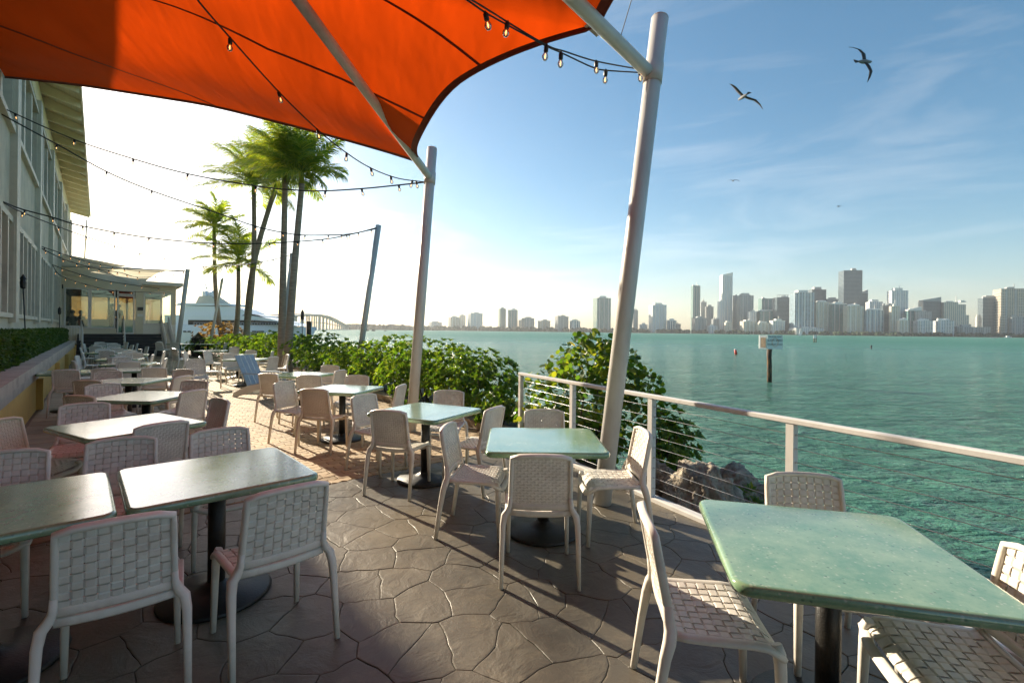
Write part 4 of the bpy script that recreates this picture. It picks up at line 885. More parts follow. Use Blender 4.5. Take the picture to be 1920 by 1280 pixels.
person('seated person in a brown top second from the left in the pavilion window', st(SP + 1.3, pt(150), FZ), BA - .9, 1.70, (.12, .06, .04), (.03, .03, .04), True)
def torch(label, p, h, tilt=0):
    t = thing('tiki_torch', label, 'torch', p, 0, 'tiki torches'); m = MB(); d = Vector((tilt, 0, h)); m.tube([(0, 0, 0), d], .014, 6); m.build('stake', M['black'], t)
    m = MB(); m.lathe([(.02, 0), (.055, .03), (.065, .16), (.05, .24), (.075, .25), (.04, .31), (.01, .37)], 8, tuple(d), sm=False); m.build('lantern', M['black'], t)
torch('black torch on a stake standing in the hedge by the building', st(17.2, -1.38, .9), 1.65, -.10)
torch('black torch on a stake by the landing railing at the far end of the hedge', st(31.0, -1.4, .9), 1.25)
torch('black torch rising from the shrubs right of the tall palm trunks', at(566, 690, d=17.2) + Vector((0, 0, -.2)), 1.95)
m = MB(); p = at(578, 700, d=22); m.tube([(0, 0, -2.2), (0, 0, 1.95)], .11, 10); t = thing('dock_piling', 'dark round piling standing in the water at the bow of the yacht', 'piling', (p.x, p.y, 0)); m.build('post', M['pile'], t)
m = MB(); p = at(371, 668, 0); m.prism([(-.22, -.22), (.22, -.22), (.22, .22), (-.22, .22)], 0, 1.0); m.prism([(-.25, -.25), (.25, -.25), (.25, .25), (-.25, .25)], 1.0, 1.03); t = thing('dark_bollard', 'dark green box post with a pointed top under the croton shrub', 'bollard', p); m.build('body', M['black'], t); m = MB(); m.lathe([(.33, 1.03), (.02, 1.32)], 4, sm=False); m.build('cap', M['black'], t)
# ================================================================ furniture
def weave(m, fn, nrm, nu, nv, wu=.86, wv=.84, amp=.0028, th=.0032, sub=2, flat=1.0):
    """over-under strips on the surface fn(a,b); nrm(a,b) its outward normal"""
    def strip(horizontal, j):
        n_ = nu if horizontal else nv; pts = []
        for i in range(n_ * sub + 1):
            x = i / (n_ * sub); ph = (i / sub - .5)
            o = max(-1, min(1, math.cos(math.pi * ph) * flat)) * (1 if j % 2 else -1) * amp * (1 if horizontal else -1)
            hw = (wv if horizontal else wu) / 2 / (nv if horizontal else nu); c = (j + .5) / (nv if horizontal else nu)
            ab = [(x, c - hw), (x, c + hw)] if horizontal else [(c + hw, x), (c - hw, x)]
            for sgn in (1, -1):
                for (a, b) in ab: pts.append(fn(a, b) + nrm(a, b) * (o + sgn * th / 2))
        L = n_ * sub; fs = []
        for i in range(L):
            k = i * 4; q = k + 4; fs += [(k, q, q + 1, k + 1), (k + 3, q + 3, q + 2, k + 2), (k + 1, q + 1, q + 3, k + 3), (k + 2, q + 2, q, k)]
        m.add(pts, fs, False)
    for j in range(nv): strip(True, j)
    for j in range(nu): strip(False, j)
def back_fn(a, b):
    x = (a - .5) * 2; w_ = .188 - .008 * b; return Vector((x * w_, -.205 - .060 * b - .014 * (1 - x * x) * 1.0 + 0, .505 + .315 * b + .010 * (1 - x * x) * b))
def back_n(a, b): x = (a - .5) * 2; return Vector((x * .13, .98, .18)).normalized()
def seat_fn(a, b):
    x = (a - .5) * 2; y = -.185 + .385 * b; z = .452 - .012 * (1 - x * x) - (.035 * max(0, (b - .8) / .2) ** 2) + .006 * max(0, .15 - b) / .15; return Vector((x * (.196 + .010 * b), y, z))
def seat_n(a, b): return Vector((0, .25 * max(0, (b - .75) / .25), 1)).normalized()
def make_chair(kind, nu, nv, su, sv, amp):
    t = thing('woven_chair', 'prototype', 'chair', (0, 0, 0), 0, 'white woven chairs around the tables')
    ct_ = M['chair']
    m = MB(); weave(m, back_fn, back_n, nu, nv, amp=amp, sub=2 if nu > 10 else 6, flat=1 if nu > 10 else 1.9); m.build('backrest', ct_, t)
    m = MB(); weave(m, seat_fn, seat_n, su, sv, amp=amp, sub=2 if nu > 10 else 6, flat=1 if nu > 10 else 1.9); m.build('seat', ct_, t)
    e = .016
    # back rim: closed loop round the woven panel
    m = MB(); loop = [back_fn(1 + .02, b / 6) for b in range(7)] + [back_fn(1 - a / 8, 1.03) for a in range(1, 8)] + [back_fn(-.02, 1 - b / 6) for b in range(7)]
    m.tube(loop, .013, 8, .019, power=.6, up=(1, 0, 0)); m.tube([back_fn(a / 8, -.03) for a in range(9)], .012, 8, .022, power=.6, up=(0, 1, 0)); m.build('back_frame', ct_, t)
    m = MB(); loop = [seat_fn(1.03, b / 8) + Vector((0, 0, -.008)) for b in range(9)] + [seat_fn(1 - a / 6, 1.04) + Vector((0, 0, -.016)) for a in range(1, 6)] + [seat_fn(-.03, 1 - b / 8) + Vector((0, 0, -.008)) for b in range(9)]
    m.tube(loop, .013, 8, .022, power=.6, up=(0, 0, 1)); m.tube([seat_fn(a / 6, -.035) + Vector((0, 0, -.006 - .02 * 0)) for a in range(7)], .012, 8, .02, power=.6, up=(0, 1, 0)); m.build('seat_frame', ct_, t)
    for sx in (-1, 1):
        m = MB(); m.tube([(sx * .194, -.215, .56), (sx * .197, -.207, .50), (sx * .210, -.204, .465), (sx * .232, -.212, .435), (sx * .240, -.228, .38), (sx * .243, -.250, .25), (sx * .246, -.285, .0)], [.013, .015, .019, .021, .019, .016, .013], 8, [.02, .022, .024, .024, .021, .018, .015], power=.55, up=(1, 0, 0)); m.build('rear_leg', ct_, t)
        m = MB(); m.tube([(sx * .196, .190, .448), (sx * .204, .196, .42), (sx * .210, .200, .36), (sx * .216, .212, .0)], [.018, .021, .018, .013], 8, [.018, .022, .020, .014], power=.55, up=(1, 0, 0)); m.build('front_leg', ct_, t)
    reg(t); return t
protoA = make_chair('square', 9, 9, 9, 9, .0042)
protoB = make_chair('fine', 16, 17, 15, 16, .0032)
used = {'A': False, 'B': False}
def chair(kind, x, y, face, label, group='white woven chairs around the tables'):
    p = protoA if kind == 'A' else protoB; rz = face if isinstance(face, float) else yaw_of(face)
    if not used[kind]: used[kind] = True; p.location = (x, y, 0); p.rotation_euler = (0, 0, rz); p['label'] = label; p['group'] = group; return p
    return dup(p, (x, y, 0), rz, label, group)
def rrect(hx, hy, r, n=6):
    pts = []
    for cx, cy, a0 in ((hx - r, hy - r, 0), (-hx + r, hy - r, 90), (-hx + r, -hy + r, 180), (hx - r, -hy + r, 270)):
        for i in range(n + 1): a = R_(a0 + 90 * i / n); pts.append((cx + r * math.cos(a), cy + r * math.sin(a)))
    return pts
def make_table(sx, sy):
    t = thing('cafe_table', 'prototype', 'table'); m = MB(); n = 28; vs = []; prof = [(-.030, .705), (-.012, .706), (-.002, .713), (0, .724), (0, .733), (-.003, .743), (-.011, .7495), (-.022, .7505)]
    for ins, z in prof: vs += [(x, y, z) for x, y in rrect(sx / 2 + ins, sy / 2 + ins, .065 + ins, 6)]
    fs = []
    for r in range(len(prof) - 1):
        for i in range(n): j = (i + 1) % n; fs.append((r * n + i, r * n + j, (r + 1) * n + j, (r + 1) * n + i))
    m.add(vs, fs, True); b = len(vs); m.f += [tuple(range(n))[::-1], tuple(range(b - n, b))]; m.sm += [False, False]; m.build('tabletop', M['top'], t)
    m = MB(); m.tube([(0, 0, .02), (0, 0, .70)], .047, 16); m.build('column', M['black'], t)
    m = MB(); m.lathe([(.30, .001), (.305, .012), (.29, .028), (.12, .045), (.06, .075), (.05, .09)], 28); m.build('base_plate', M['black'], t)
    m = MB(); m.box(-.3, .3, -.03, .03, .68, .703); m.box(-.03, .03, -.3, -.031, .68, .703); m.box(-.03, .03, .031, .3, .68, .703); m.build('support_cross', M['black'], t)
    reg(t); return t
tproto = make_table(.92, .90); first = [True]
def table(x, y, rz, label, group='green topped cafe tables'):
    if first[0]: first[0] = False; tproto.location = (x, y, 0); tproto.rotation_euler = (0, 0, rz); tproto['label'] = label; tproto['group'] = group; return tproto
    return dup(tproto, (x, y, 0), rz, label, group)
D = R_
table(1.34, 1.99, D(-13.7), 'green speckled table in the right foreground, largest in view')
table(.27, 3.88, D(.3), 'green table in front of the thick white pole')
table(-.93, 5.18, D(-28), 'green table in front of the second white pole')
table(-2.49, 7.0, D(-12), 'pale reflecting table, fourth from the camera on the water side')
table(-4.05, 9.15, D(-16), 'table before the stone bench, fifth from the camera on the water side')
table(-7.5, 13.4, D(5), 'table behind the light blue deck chair')
table(-8.95, 15.5, D(10), 'table at the foot of the middle palm trunks')
table(-11.4, 18.0, D(15), 'bright sunlit table left of the palm trunks')
table(-17.4, 24.9, D(0), 'table by the right handrail of the steps')
table(-16.2, 25.3, D(0), 'table between the steps and the shrubs, right of its neighbour')
L1 = Vector((-1.79, 2.90, 0)); VD = Vector((math.cos(D(42.5)), math.sin(D(42.5)), 0)); L1b = L1 - VD * .95
table(L1.x, L1.y, D(42.5), 'green table in the left foreground, right half of the joined pair')
table(L1b.x, L1b.y, D(42.5), 'green table at the left edge of the foreground, left half of the joined pair')
table(-3.44, 4.27, D(-29), 'glossy table with a broad white reflection behind the foreground pair')
table(-4.66, 6.06, D(-2), 'third table from the camera in the row along the yellow wall')
table(-6.25, 7.75, D(8), 'fourth table from the camera in the row along the yellow wall')
c5 = st(12.45, -.38); table(c5.x, c5.y, D(38), 'left half of the long table touching the yellow wall'); c5b = c5 + V * .94; table(c5b.x, c5b.y, D(38), 'right half of the long table touching the yellow wall')
rowt = [(14.5, .55), (16.7, .45), (19.0, .75), (20.9, .15), (23.2, .5), (25.6, .1), (27.8, .4), (29.8, .2)]
ordn = ['sixth', 'seventh', 'eighth', 'ninth', 'tenth', 'eleventh', 'twelfth', 'last']
for (s_, t_), o_ in zip(rowt, ordn): p = st(s_, t_); table(p.x, p.y, D(30 + 12 * math.sin(s_ * 3)), f'{o_} table in the row between the yellow wall and the steps')
# chairs, nearest first: (kind, x, y, facing, label)
for a in [
 ('A', -1.76, 2.155, (-.59, .81), 'chair in the left foreground, back to the camera, nearest of all'),
 ('A', -1.28, 2.54, (-.70, .72), 'foreground chair second from the left, back to the camera'),
 ('A', .86, 2.03, (.99, -.13), 'chair seen from its side at the left edge of the large right table'),
 ('A', 1.60, 2.40, (-.15, -.99), 'chair behind the large right table, its back against the railing'),
 ('A', 1.63, 1.73, (-.97, .25), 'chair cut off by the right edge of the picture'),
 ('B', .20, 3.28, (0.02, 1.), 'chair with its back to the camera at the table before the thick pole'),
 ('B', -.26, 3.90, (.98, -.15), 'chair on the left of the table before the thick pole, facing right'),
 ('A', .80, 3.82, (-1, -.03), 'chair right beside the thick white pole, facing left'),
 ('B', .33, 4.47, (0, -1.), 'chair behind the table at the thick pole, by the first railing posts'),
 ('B', -1.12, 4.86, (.27, .96), 'chair with its back to the camera at the table before the second pole'),
 ('B', -1.53, 5.55, (.88, -.47), 'chair on the left of the table before the second pole'),
 ('A', -.83, 5.88, (-.1, -1.), 'chair behind the table before the second pole, against the shrubs'),
 ('B', -.40, 4.98, (-.87, .45), 'tilted chair on the right of the table before the second pole'),
 ('B', -1.82, 6.75, (-1, .1), 'chair half hidden by the second white pole'),
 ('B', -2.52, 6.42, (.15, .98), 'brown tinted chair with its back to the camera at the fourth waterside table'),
 ('A', -3.08, 6.86, (.95, -.3), 'chair seen edge on at the left of the fourth waterside table'),
 ('A', -2.60, 7.75, (0, -1.), 'chair behind the fourth waterside table, near the shrubs'),
 ('B', -4.12, 8.42, (.25, .97), 'chair with its back to the camera at the fifth waterside table'),
 ('B', -3.44, 8.2, (-.2, .98), 'chair at the near right corner of the fifth waterside table'),
 ('B', -3.50, 9.05, (-1, .2), 'chair on the right of the fifth waterside table'),
 ('A', -3.86, 9.85, (0, -1.), 'chair behind the fifth waterside table, by the stone bench'),
 ('A', -8.05, 12.75, (.85, .5), 'square weave chair just left of the light blue deck chair'),
 ('B', -6.75, 13.0, (-1, .2), 'white chair just right of the light blue deck chair'),
 ('B', -6.85, 13.9, (-.8, -.6), 'chair at the foot of the tall palm pair'),
 ('B', -8.2, 13.95, (.7, -.7), 'chair at the far left of the table behind the blue deck chair'),
 ('A', -8.75, 14.85, (.1, 1.), 'chair facing away at the table under the middle palms'),
 ('B', -8.3, 15.9, (-1, -.3), 'angled chair beside the shrub under the middle palms'),
 ('B', -9.1, 16.3, (0, -1.), 'chair behind the table under the middle palms'),
 ('B', -9.75, 15.6, (1, 0.), 'chair left of the table under the middle palms'),
 ('A', -9.95, 14.9, (.9, .3), 'pale chair angled in the open floor left of the blue deck chair'),
 ('A', -12.0, 17.3, (.5, .85), 'front one of two chairs close together left of the palms'),
 ('A', -12.35, 17.75, (.6, .8), 'rear one of two chairs close together left of the palms'),
 ('B', -10.6, 17.7, (-1, .2), 'chair right of the sunlit table left of the palms'),
 ('B', -11.2, 18.9, (0, -1.), 'chair behind the sunlit table left of the palms'),
 ('B', -17.7, 24.1, (.1, 1.), 'chair facing away at the table by the right handrail'),
 ('B', -16.9, 24.0, (-.1, 1.), 'chair facing away between the two tables by the right handrail'),
 ('B', -18.3, 25.0, (1, 0.), 'chair left of the table by the right handrail'),
 ('B', -15.4, 25.2, (-1, 0.), 'chair right of the far tables beside the croton shrub'),
 ('B', -16.3, 26.2, (0, -1.), 'chair behind the far tables beside the croton shrub'),
 # left row
 ('A', -2.59, 3.10, (.5, -.86), 'chair facing the camera behind the joint of the foreground table pair'),
 ('A', -2.08, 3.47, (.64, -.77), 'chair facing the camera, far right of the foreground table pair'),
 ('A', -3.00, 2.73, (.5, -.86), 'chair facing the camera at the left end of the foreground table pair'),
 ('B', -3.08, 4.02, (-.85, .5), 'chair tucked against the near side of the glossy reflecting table'),
 ('B', -3.34, 4.99, (-.55, -.83), 'chair at the far right corner of the glossy reflecting table'),
 ('A', -4.16, 4.60, (.6, -.8), 'chair facing the camera behind the glossy reflecting table'),
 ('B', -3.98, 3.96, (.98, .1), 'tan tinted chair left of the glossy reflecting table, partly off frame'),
 ('B', -4.20, 5.95, (-.98, .2), 'chair on the right of the third wall row table'),
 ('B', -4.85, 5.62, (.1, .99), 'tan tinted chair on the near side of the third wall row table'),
 ('A', -5.32, 6.30, (.8, -.5), 'white chair on the far left of the third wall row table'),
 ('A', -4.63, 6.68, (0, -1.), 'chair behind the third wall row table'),
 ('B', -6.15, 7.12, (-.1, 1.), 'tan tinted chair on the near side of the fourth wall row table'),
 ('B', -5.5, 7.6, (-1, .1), 'chair on the right of the fourth wall row table'),
 ('A', -6.9, 8.05, (.5, -.85), 'white holed chair on the far left of the fourth wall row table'),
 ('B', -6.05, 8.5, (0, -1.), 'chair behind the fourth wall row table'),
 ('B', -8.05, 8.72, (-.35, .94), 'chair against the yellow wall with its back to the camera, before the long table'),
 ('B', -7.68, 9.05, (-.45, .9), 'chair on the near side of the long table, left of its twin'),
 ('B', -6.98, 9.30, (-.55, .84), 'chair on the near side of the long table, right of its twin'),
 ('B', -8.6, 10.6, (.6, -.8), 'chair behind the left half of the long table'),
 ('A', -7.5, 11.3, (.6, -.8), 'chair behind the right half of the long table'),
 ]:
    q_ = chair(a[0], a[1], a[2], a[3], ('white woven ' + a[4]) if len(a[4].split()) < 15 else 'white ' + a[4])
    mt_ = M['chair_shade_tan'] if 'tan tinted' in a[4] else M['chair_shade_brown'] if 'brown tinted' in a[4] else None
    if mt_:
        q_['label'] = a[4].replace('tan tinted', 'shade-tinted tan woven').replace('brown tinted', 'shade-tinted brownish woven')
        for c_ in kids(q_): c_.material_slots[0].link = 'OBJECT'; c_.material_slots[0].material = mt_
sides = [((-1, 0), 'near'), ((1, 0), 'far'), ((0, 1), 'water side'), ((0, -1), 'wall side')]
rj = random.Random(77)
for (s_, t_), o_ in zip(rowt, ordn):
    for (ds, dt), nm in sides:
        if nm == 'wall side' and t_ < .3: continue
        off = .60 + rj.uniform(-.05, .12); c_ = st(s_ + ds * off + rj.uniform(-.1, .1), t_ + dt * off + rj.uniform(-.15, .15)); f = st(-ds + rj.uniform(-.3, .3), -dt + rj.uniform(-.3, .3)).normalized()
        chair('B' if rj.random() < .6 else 'A', c_.x, c_.y, (f.x, f.y), f'white woven chair on the {nm} of the {o_} table in the wall row')
# blue deck chair
dc = thing('deck_chair', 'light blue slatted wooden deck chair seen from behind among the white chairs', 'deck chair', at(482, 742, 0), 0)
def slat(nm, o, a, b, c, mt=M['blue_wood'], par=dc): m = MB(); m.obox(o, a, b, c); m.build(nm, mt, par)
bx = Vector((.93, .36, 0)).normalized(); by = Vector((-.36, .93, 0)).normalized()          # chair faces +bx, back toward -bx side leans
lean = (Vector((-1, 0, 0)) * .42 + Vector((0, 0, .9))).normalized()
facing = Vector((.90, -.25, 0)).normalized(); side = Vector((.25, .90, 0)).normalized()
bl = (-facing * .50 + Vector((0, 0, .92))).normalized(); 
for k in range(4): slat('back_slat', facing * (-.02) + side * (-.28 + k * .142) + Vector((0, 0, .26)), side * .124, bl * (.80 - .0 * k), facing.cross(side).cross(bl).normalized() * .0 + (facing * .92 + Vector((0, 0, .5))).normalized() * .018)
for k in range(5): slat('seat_slat', facing * (.04 + k * .095) + side * -.29 + Vector((0, 0, .27 + k * .022)), side * .58, facing * .085 + Vector((0, 0, .018)), (0, 0, .018))
for sg in (-.31, .29):
    m = MB(); o = side * sg
    pr = [(-.42, .0), (-.30, .0), (.50, .25), (.52, .37), (.0, .27), (-.38, .10)]
    vs = [o + facing * a + Vector((0, 0, z)) for a, z in pr] + [o + side * .025 + facing * a + Vector((0, 0, z)) for a, z in pr]
    n = 6; m.add(vs, [tuple(range(n)), tuple(range(n, 2 * n))[::-1]] + [(i, i + n, (i + 1) % n + n, (i + 1) % n) for i in range(n)]); m.build('side_rail', M['white_plain'], dc)
    m = MB(); m.obox(o + facing * .46, side * .025, facing * .09, (0, 0, .55)); m.build('leg', M['blue_wood'], dc)
    m = MB(); m.obox(o + side * -.03 + facing * -.16 + Vector((0, 0, .55)), side * .10, facing * .74, (0, 0, .02)); m.build('armrest', M['blue_wood'], dc)
# ---------------------------------------------------------------- string lights
sock = MB(); sock.lathe([(.006, .012), (.012, .0), (.020, -.008), (.019, -.05), (.015, -.056)][::-1], 8); sockme = sock.mesh('socket', M['cable'])
gl = MB(); gl.lathe([(.004, -.122), (.016, -.117), (.026, -.100), (.027, -.086), (.018, -.066), (.013, -.054)], 10); glme = gl.mesh('bulb', M['bulbglass'])
fl = MB(); fl.lathe([(.002, -.105), (.006, -.09), (.003, -.068)], 6); flme = fl.mesh('filament', M['filament'])
def catmull(P, n=8):
    out = []; P = [P[0]] + P + [P[-1]]
    for i in range(1, len(P) - 2):
        for k in range(n):
            t = k / n; a, b, c, d = P[i - 1], P[i], P[i + 1], P[i + 2]
            out.append(.5 * ((2 * b) + (c - a) * t + (2 * a - 5 * b + 4 * c - d) * t * t + (3 * b - a - 3 * c + d) * t ** 3))
    return out + [P[-2]]
def lights(label, pts, bulbs, r=.0065, scale=1.0):
    r = .007 + .0008 * min(12, max(0, max(q[2] for q in pts) - 7) * 2.5)
    P = [at(x, y, d=d) for x, y, d in pts]; t = thing('string_lights', label, 'string lights', (0, 0, 0), 0, 'cafe string lights'); c = catmull(P); m = MB(); m.tube(c, r, 5); m.build('cable', M['cable'], t)
    L = [0]; 
    for a, b in zip(c, c[1:]): L.append(L[-1] + (b - a).length)
    if isinstance(bulbs, (int, float)): ds = list(np.arange(bulbs * .5, L[-1], bulbs))
    else:
        ds = []
        for bx_ in bulbs:
            best = min(range(len(c)), key=lambda i: abs(CX + (c[i].x * cR.x + (c[i].z - CAMH) * cR.z) / c[i].y * FPX - bx_)); ds.append(L[best])
    for d in ds:
        i = max(0, min(len(L) - 2, int(np.searchsorted(L, d)) - 1)); k = (d - L[i]) / max(1e-6, L[i + 1] - L[i]); p = c[i].lerp(c[i + 1], min(1, max(0, k)))
        s_ = link('socket', sockme, t); s_.location = p; s_.scale = (scale,) * 3; s_.rotation_euler = (rj.uniform(-.25, .25), rj.uniform(-.25, .25), 0)
        link('bulb', glme, s_); link('filament', flme, s_)
lights('string of bulbs running down under the orange canopy to the second pole', [(330, -60, 3.7), (370, 0, 4.0), (432, 72, 4.5), (522, 172, 5.4), (595, 243, 6.1), (650, 287, 6.7), (695, 315, 7.2), (745, 334, 7.6), (795, 341, 7.93)], [432, 522, 595, 650, 694, 735, 770, 783])
lights('string of bulbs sagging from the second pole to the building above the palms', [(795, 342, 7.93), (740, 348, 8.1), (678, 354, 8.3), (610, 358, 8.5), (560, 357, 8.7), (480, 349, 8.95), (352, 326, 9.3), (250, 298, 9.6), (140, 262, 9.9), (28, 213, 10.1), (-60, 170, 9.2)], [745, 678, 608, 480, 352, 250, 140, 28])
lights('upper string of bulbs from the grey leaning pole to the building', [(706, 427, 14.0), (672, 436, 13.8), (640, 440, 13.6), (572, 441, 13.2), (530, 436, 13), (478, 424, 12.6), (400, 397, 12.2), (285, 358, 11.6), (200, 322, 11.1), (107, 271, 10.7), (0, 213, 10.1), (-40, 190, 9.6)], [696, 672, 655, 640, 612, 572, 530, 478, 285, 200, 107, 2])
lights('lower string of bulbs from the grey leaning pole to the building', [(704, 429, 14.0), (650, 441, 13.9), (605, 449, 13.6), (505, 456, 13.2), (400, 456, 12.8), (280, 446, 12.3), (155, 424, 11.6), (100, 408, 11.2), (40, 392, 10.8), (5, 378, 10.4)], [650, 605, 555, 505, 400, 280, 222, 155, 100, 44])
lights('string of bulbs from the building to the mast at the pavilion', [(5, 379, 10.4), (42, 398, 11.4), (110, 425, 13.5), (162, 444, 15.5), (215, 461, 18), (262, 475, 20), (308, 485, 22), (349, 506, 24.2)], [42, 110, 162, 215, 262, 308])
lights('string of bulbs from the far building windows to the awning', [(66, 458, 15.8), (110, 473, 17.0), (155, 488, 19), (192, 496, 20.5), (260, 508, 23), (349, 509, 24.2)], .9)
lights('upper string of bulbs hanging under the pale awning', [(98, 496, 19.3), (130, 508, 20), (188, 524, 21.5), (240, 533, 23), (300, 541, 24.5)], .8)
lights('middle string of bulbs hanging under the pale awning', [(66, 459, 15.8), (120, 486, 17), (180, 503, 19), (226, 511, 21), (265, 520, 22.5), (345, 512, 24)], .8)
lights('lower string of bulbs hanging under the pale awning', [(99, 498, 19.3), (115, 517, 20), (165, 534, 22), (215, 545, 23.5), (290, 548, 25), (320, 546, 26)], .8)
lights('upper one of two string light cables ending at the thick pole', [(820, -32, 3.0), (880, -2, 3.25), (925, 25, 3.5), (952, 42, 3.65), (1025, 85, 4.0), (1060, 97, 4.2), (1118, 115, 4.45), (1199, 130, 4.76)], [953, 1025, 1118, 1196])
lights('lower one of two string light cables ending at the thick pole', [(810, -36, 3.0), (870, -3, 3.25), (910, 24, 3.45), (960, 52, 3.7), (1025, 87, 4.0), (1052, 99, 4.15), (1110, 126, 4.45), (1136, 132, 4.55), (1196, 136, 4.76)], [911, 1052, 1136])
lights('distant string of bulbs from the pale pole among the palm trunks to the pavilion', [(546, 478, 19.3), (520, 485, 20), (490, 491, 20.8), (440, 497, 22), (380, 500, 23.5), (352, 497, 24.3)], 1.0)
# ---------------------------------------------------------------- gulls
def gull(label, p, span, fw, wl, wr, scale=1.0, roll=0, colr=(.10, .10, .11)):
    """fw: body heading; wl/wr: lists of wing joints as (out, up, back) fractions of half span"""
    t = thing('gull', label, 'gull', p, 0, 'gulls in flight'); f = Vector(fw).normalized(); upv = Vector((0, 0, 1)); s = f.cross(upv).normalized(); upv = s.cross(f)
    q = Matrix.Rotation(roll, 3, f); s = q @ s; upv = q @ upv; L = span * .34
    m = MB(); m.tube([f * L * x for x in (-.62, -.45, -.2, .1, .32, .42, .50, .56, .66)], [L * r for r in (.03, .07, .13, .145, .10, .085, .085, .05, .008)], 10, up=tuple(upv))
    m.build('body', gm, t)
    m = MB(); m.add([f * L * -.5 - s * L * .06, f * L * -.5 + s * L * .06, f * L * -.86 + s * L * .17 + upv * L * .01, f * L * -.9, f * L * -.86 - s * L * .17 + upv * L * .01] + [v_ for v_ in [f * L * -.5 + upv * L * .04]], [(0, 1, 2, 3, 4), (5, 1, 0), (5, 2, 1), (5, 3, 2), (5, 4, 3), (5, 0, 4)]); m.build('tail', gm2, t)
    for sg, js in ((-1, wl), (1, wr)):
        m = MB(); H = span / 2; vs = []
        ch = [.22, .24, .20, .13, .02][:len(js)]
        for (o_, u_, b_), c_ in zip(js, ch):
            le = s * sg * o_ * H + upv * u_ * H - f * b_ * H + f * H * .08; te = le - f * c_ * H; mid_ = le.lerp(te, .35) + upv * H * .018
            vs += [le, mid_, te, le.lerp(te, .4) - upv * H * .006]
        fs = []
        for i in range(len(js) - 1):
            for k in range(4): a, b = i * 4 + k, i * 4 + (k + 1) % 4; fs.append((a, b, b + 4, a + 4))
        m.add(vs, fs, True); m.build('wing', gm2, t)
gm = mat('gull grey feathers', (.20, .20, .21), .8); gm2 = mat('gull dark wing feathers', (.045, .045, .05), .8)
# largest: banking, one wing up-left and one down-right, head to the right
gull('large gull banking with spread wings high at the right of the sky', at(1621, 116, d=13), 1.2, (1, .25, .12), [(0.04, .03, -.02), (.35, .12, -.03), (.62, .10, .06), (.85, .0, .2), (1.0, -.10, .36)], [(0.04, .03, -.02), (.3, .03, -.08), (.55, -.02, -.12), (.82, -.12, .04), (1.0, -.22, .2)], roll=R_(69))
gull('gull gliding with long bent wings left of the large gull', at(1393, 182, d=16), 1.25, (-.15, 1, .08), [(0.03, .02, 0), (.35, .22, -.02), (.6, .34, .05), (.85, .36, .2), (1.05, .34, .34)], [(0.03, .02, 0), (.45, .0, -.05), (.7, -.03, .02), (.95, -.24, .16), (1.15, -.50, .3)], roll=R_(8))
gull('small distant gull with drooping wings low in the middle of the sky', at(1375, 339, d=50), 1.25, (.1, 1, 0), [(0.03, 0, 0), (.35, .12, 0), (.6, .10, .05), (.85, -.08, .1), (1.0, -.25, .2)], [(0.03, 0, 0), (.35, .12, 0), (.6, .10, .05), (.85, -.08, .1), (1.0, -.25, .2)])
gull('tiny distant gull above the tallest tower', at(1573, 387, d=70), 1.25, (-.5, 1, 0), [(0.03, 0, 0), (.35, .05, 0), (.6, .06, .05), (.85, .05, .1), (1.0, .05, .2)], [(0.03, 0, 0), (.35, .08, 0), (.6, .18, .05), (.85, .25, .1), (1.0, .3, .2)])
# ---------------------------------------------------------------- things in the bay
wt = lambda px, py: at(px, py, WZ)
p = wt(1443, 716); t = thing('speed_zone_sign', 'white slow speed boating sign on a leaning weathered piling in the bay', 'sign', p); S = p.y / FPX
m = MB(); m.tube([(0, 0, -1), (-.02, 0, .9), (-.05, 0, 1.6), (-.03, 0, 2.5)], [.155, .15, .15, .16], 12); m.build('piling', M['pile'], t)
zt = lambda py: CAMH + (CY + .0112 * 483 - py) * S - WZ
sx0, sx1, sz0, sz1 = (1434 - 1443) * S, (1463 - 1443) * S, zt(654), zt(628.5)
m = MB(); m.box(sx0, sx1, -.24, -.19, sz0, sz1); m.build('sign_board', M['white_plain'], t)
m = MB(); a = (1425 - 1443) * S; b = (1433.2 - 1443) * S; m.add([(a, .15, sz0), (b, -.2, sz0), (b, -.2, sz1), (a, .15, sz1), (a, .19, sz0), (b, -.16, sz0), (b, -.16, sz1), (a, .19, sz1)], [(0, 1, 2, 3), (7, 6, 5, 4), (0, 4, 5, 1), (3, 2, 6, 7), (0, 3, 7, 4), (1, 5, 6, 2)]); m.build('side_board', M['white_plain'], t)
m = MB(); m.add([(a + .05, .11, sz0 + .1), (b - .05, -.18, sz0 + .1), (b - .05, -.18, sz1 - .15), (a + .05, .11, sz1 - .15)], [(0, 1, 2, 3)]); m.v = [(x, y - .02, z) for x, y, z in m.v]; m.build('plywood_panel', M['wood'], t)
def text(body, size, x, z, par, y=-.246):
    cu = bpy.data.curves.new('lettering', 'FONT'); cu.body = body; cu.size = size; cu.align_x = 'CENTER'; cu.extrude = .002; cu.materials.append(M['text'])
    o0 = bpy.data.objects.new('tmp', cu); COL.objects.link(o0); bpy.context.view_layer.update(); me = bpy.data.meshes.new_from_object(o0.evaluated_get(bpy.context.evaluated_depsgraph_get())); bpy.data.objects.remove(o0); o = link('lettering', me, par); o.location = (x, y, z); o.rotation_euler = (math.pi / 2, 0, 0); return o
cxs = (sx0 + sx1) / 2; H = sz1 - sz0
for b_, sz_, k in (('MANATEE ZONE', .115, .86), ('SLOW SPEED', .17, .57), ('MINIMUM WAKE', .135, .29), ('', .1, .09)):
    if b_: text(b_, sz_, cxs, sz0 + H * k, t)
m = MB(); ring = [(cxs + .20 * math.cos(i * math.pi / 16), -.246, sz0 + H * .5 + .28 * math.sin(i * math.pi / 16)) for i in range(33)]; m.tube(ring, .011, 4, cap=False); m.build('ring_symbol', M['orange_text'], t)
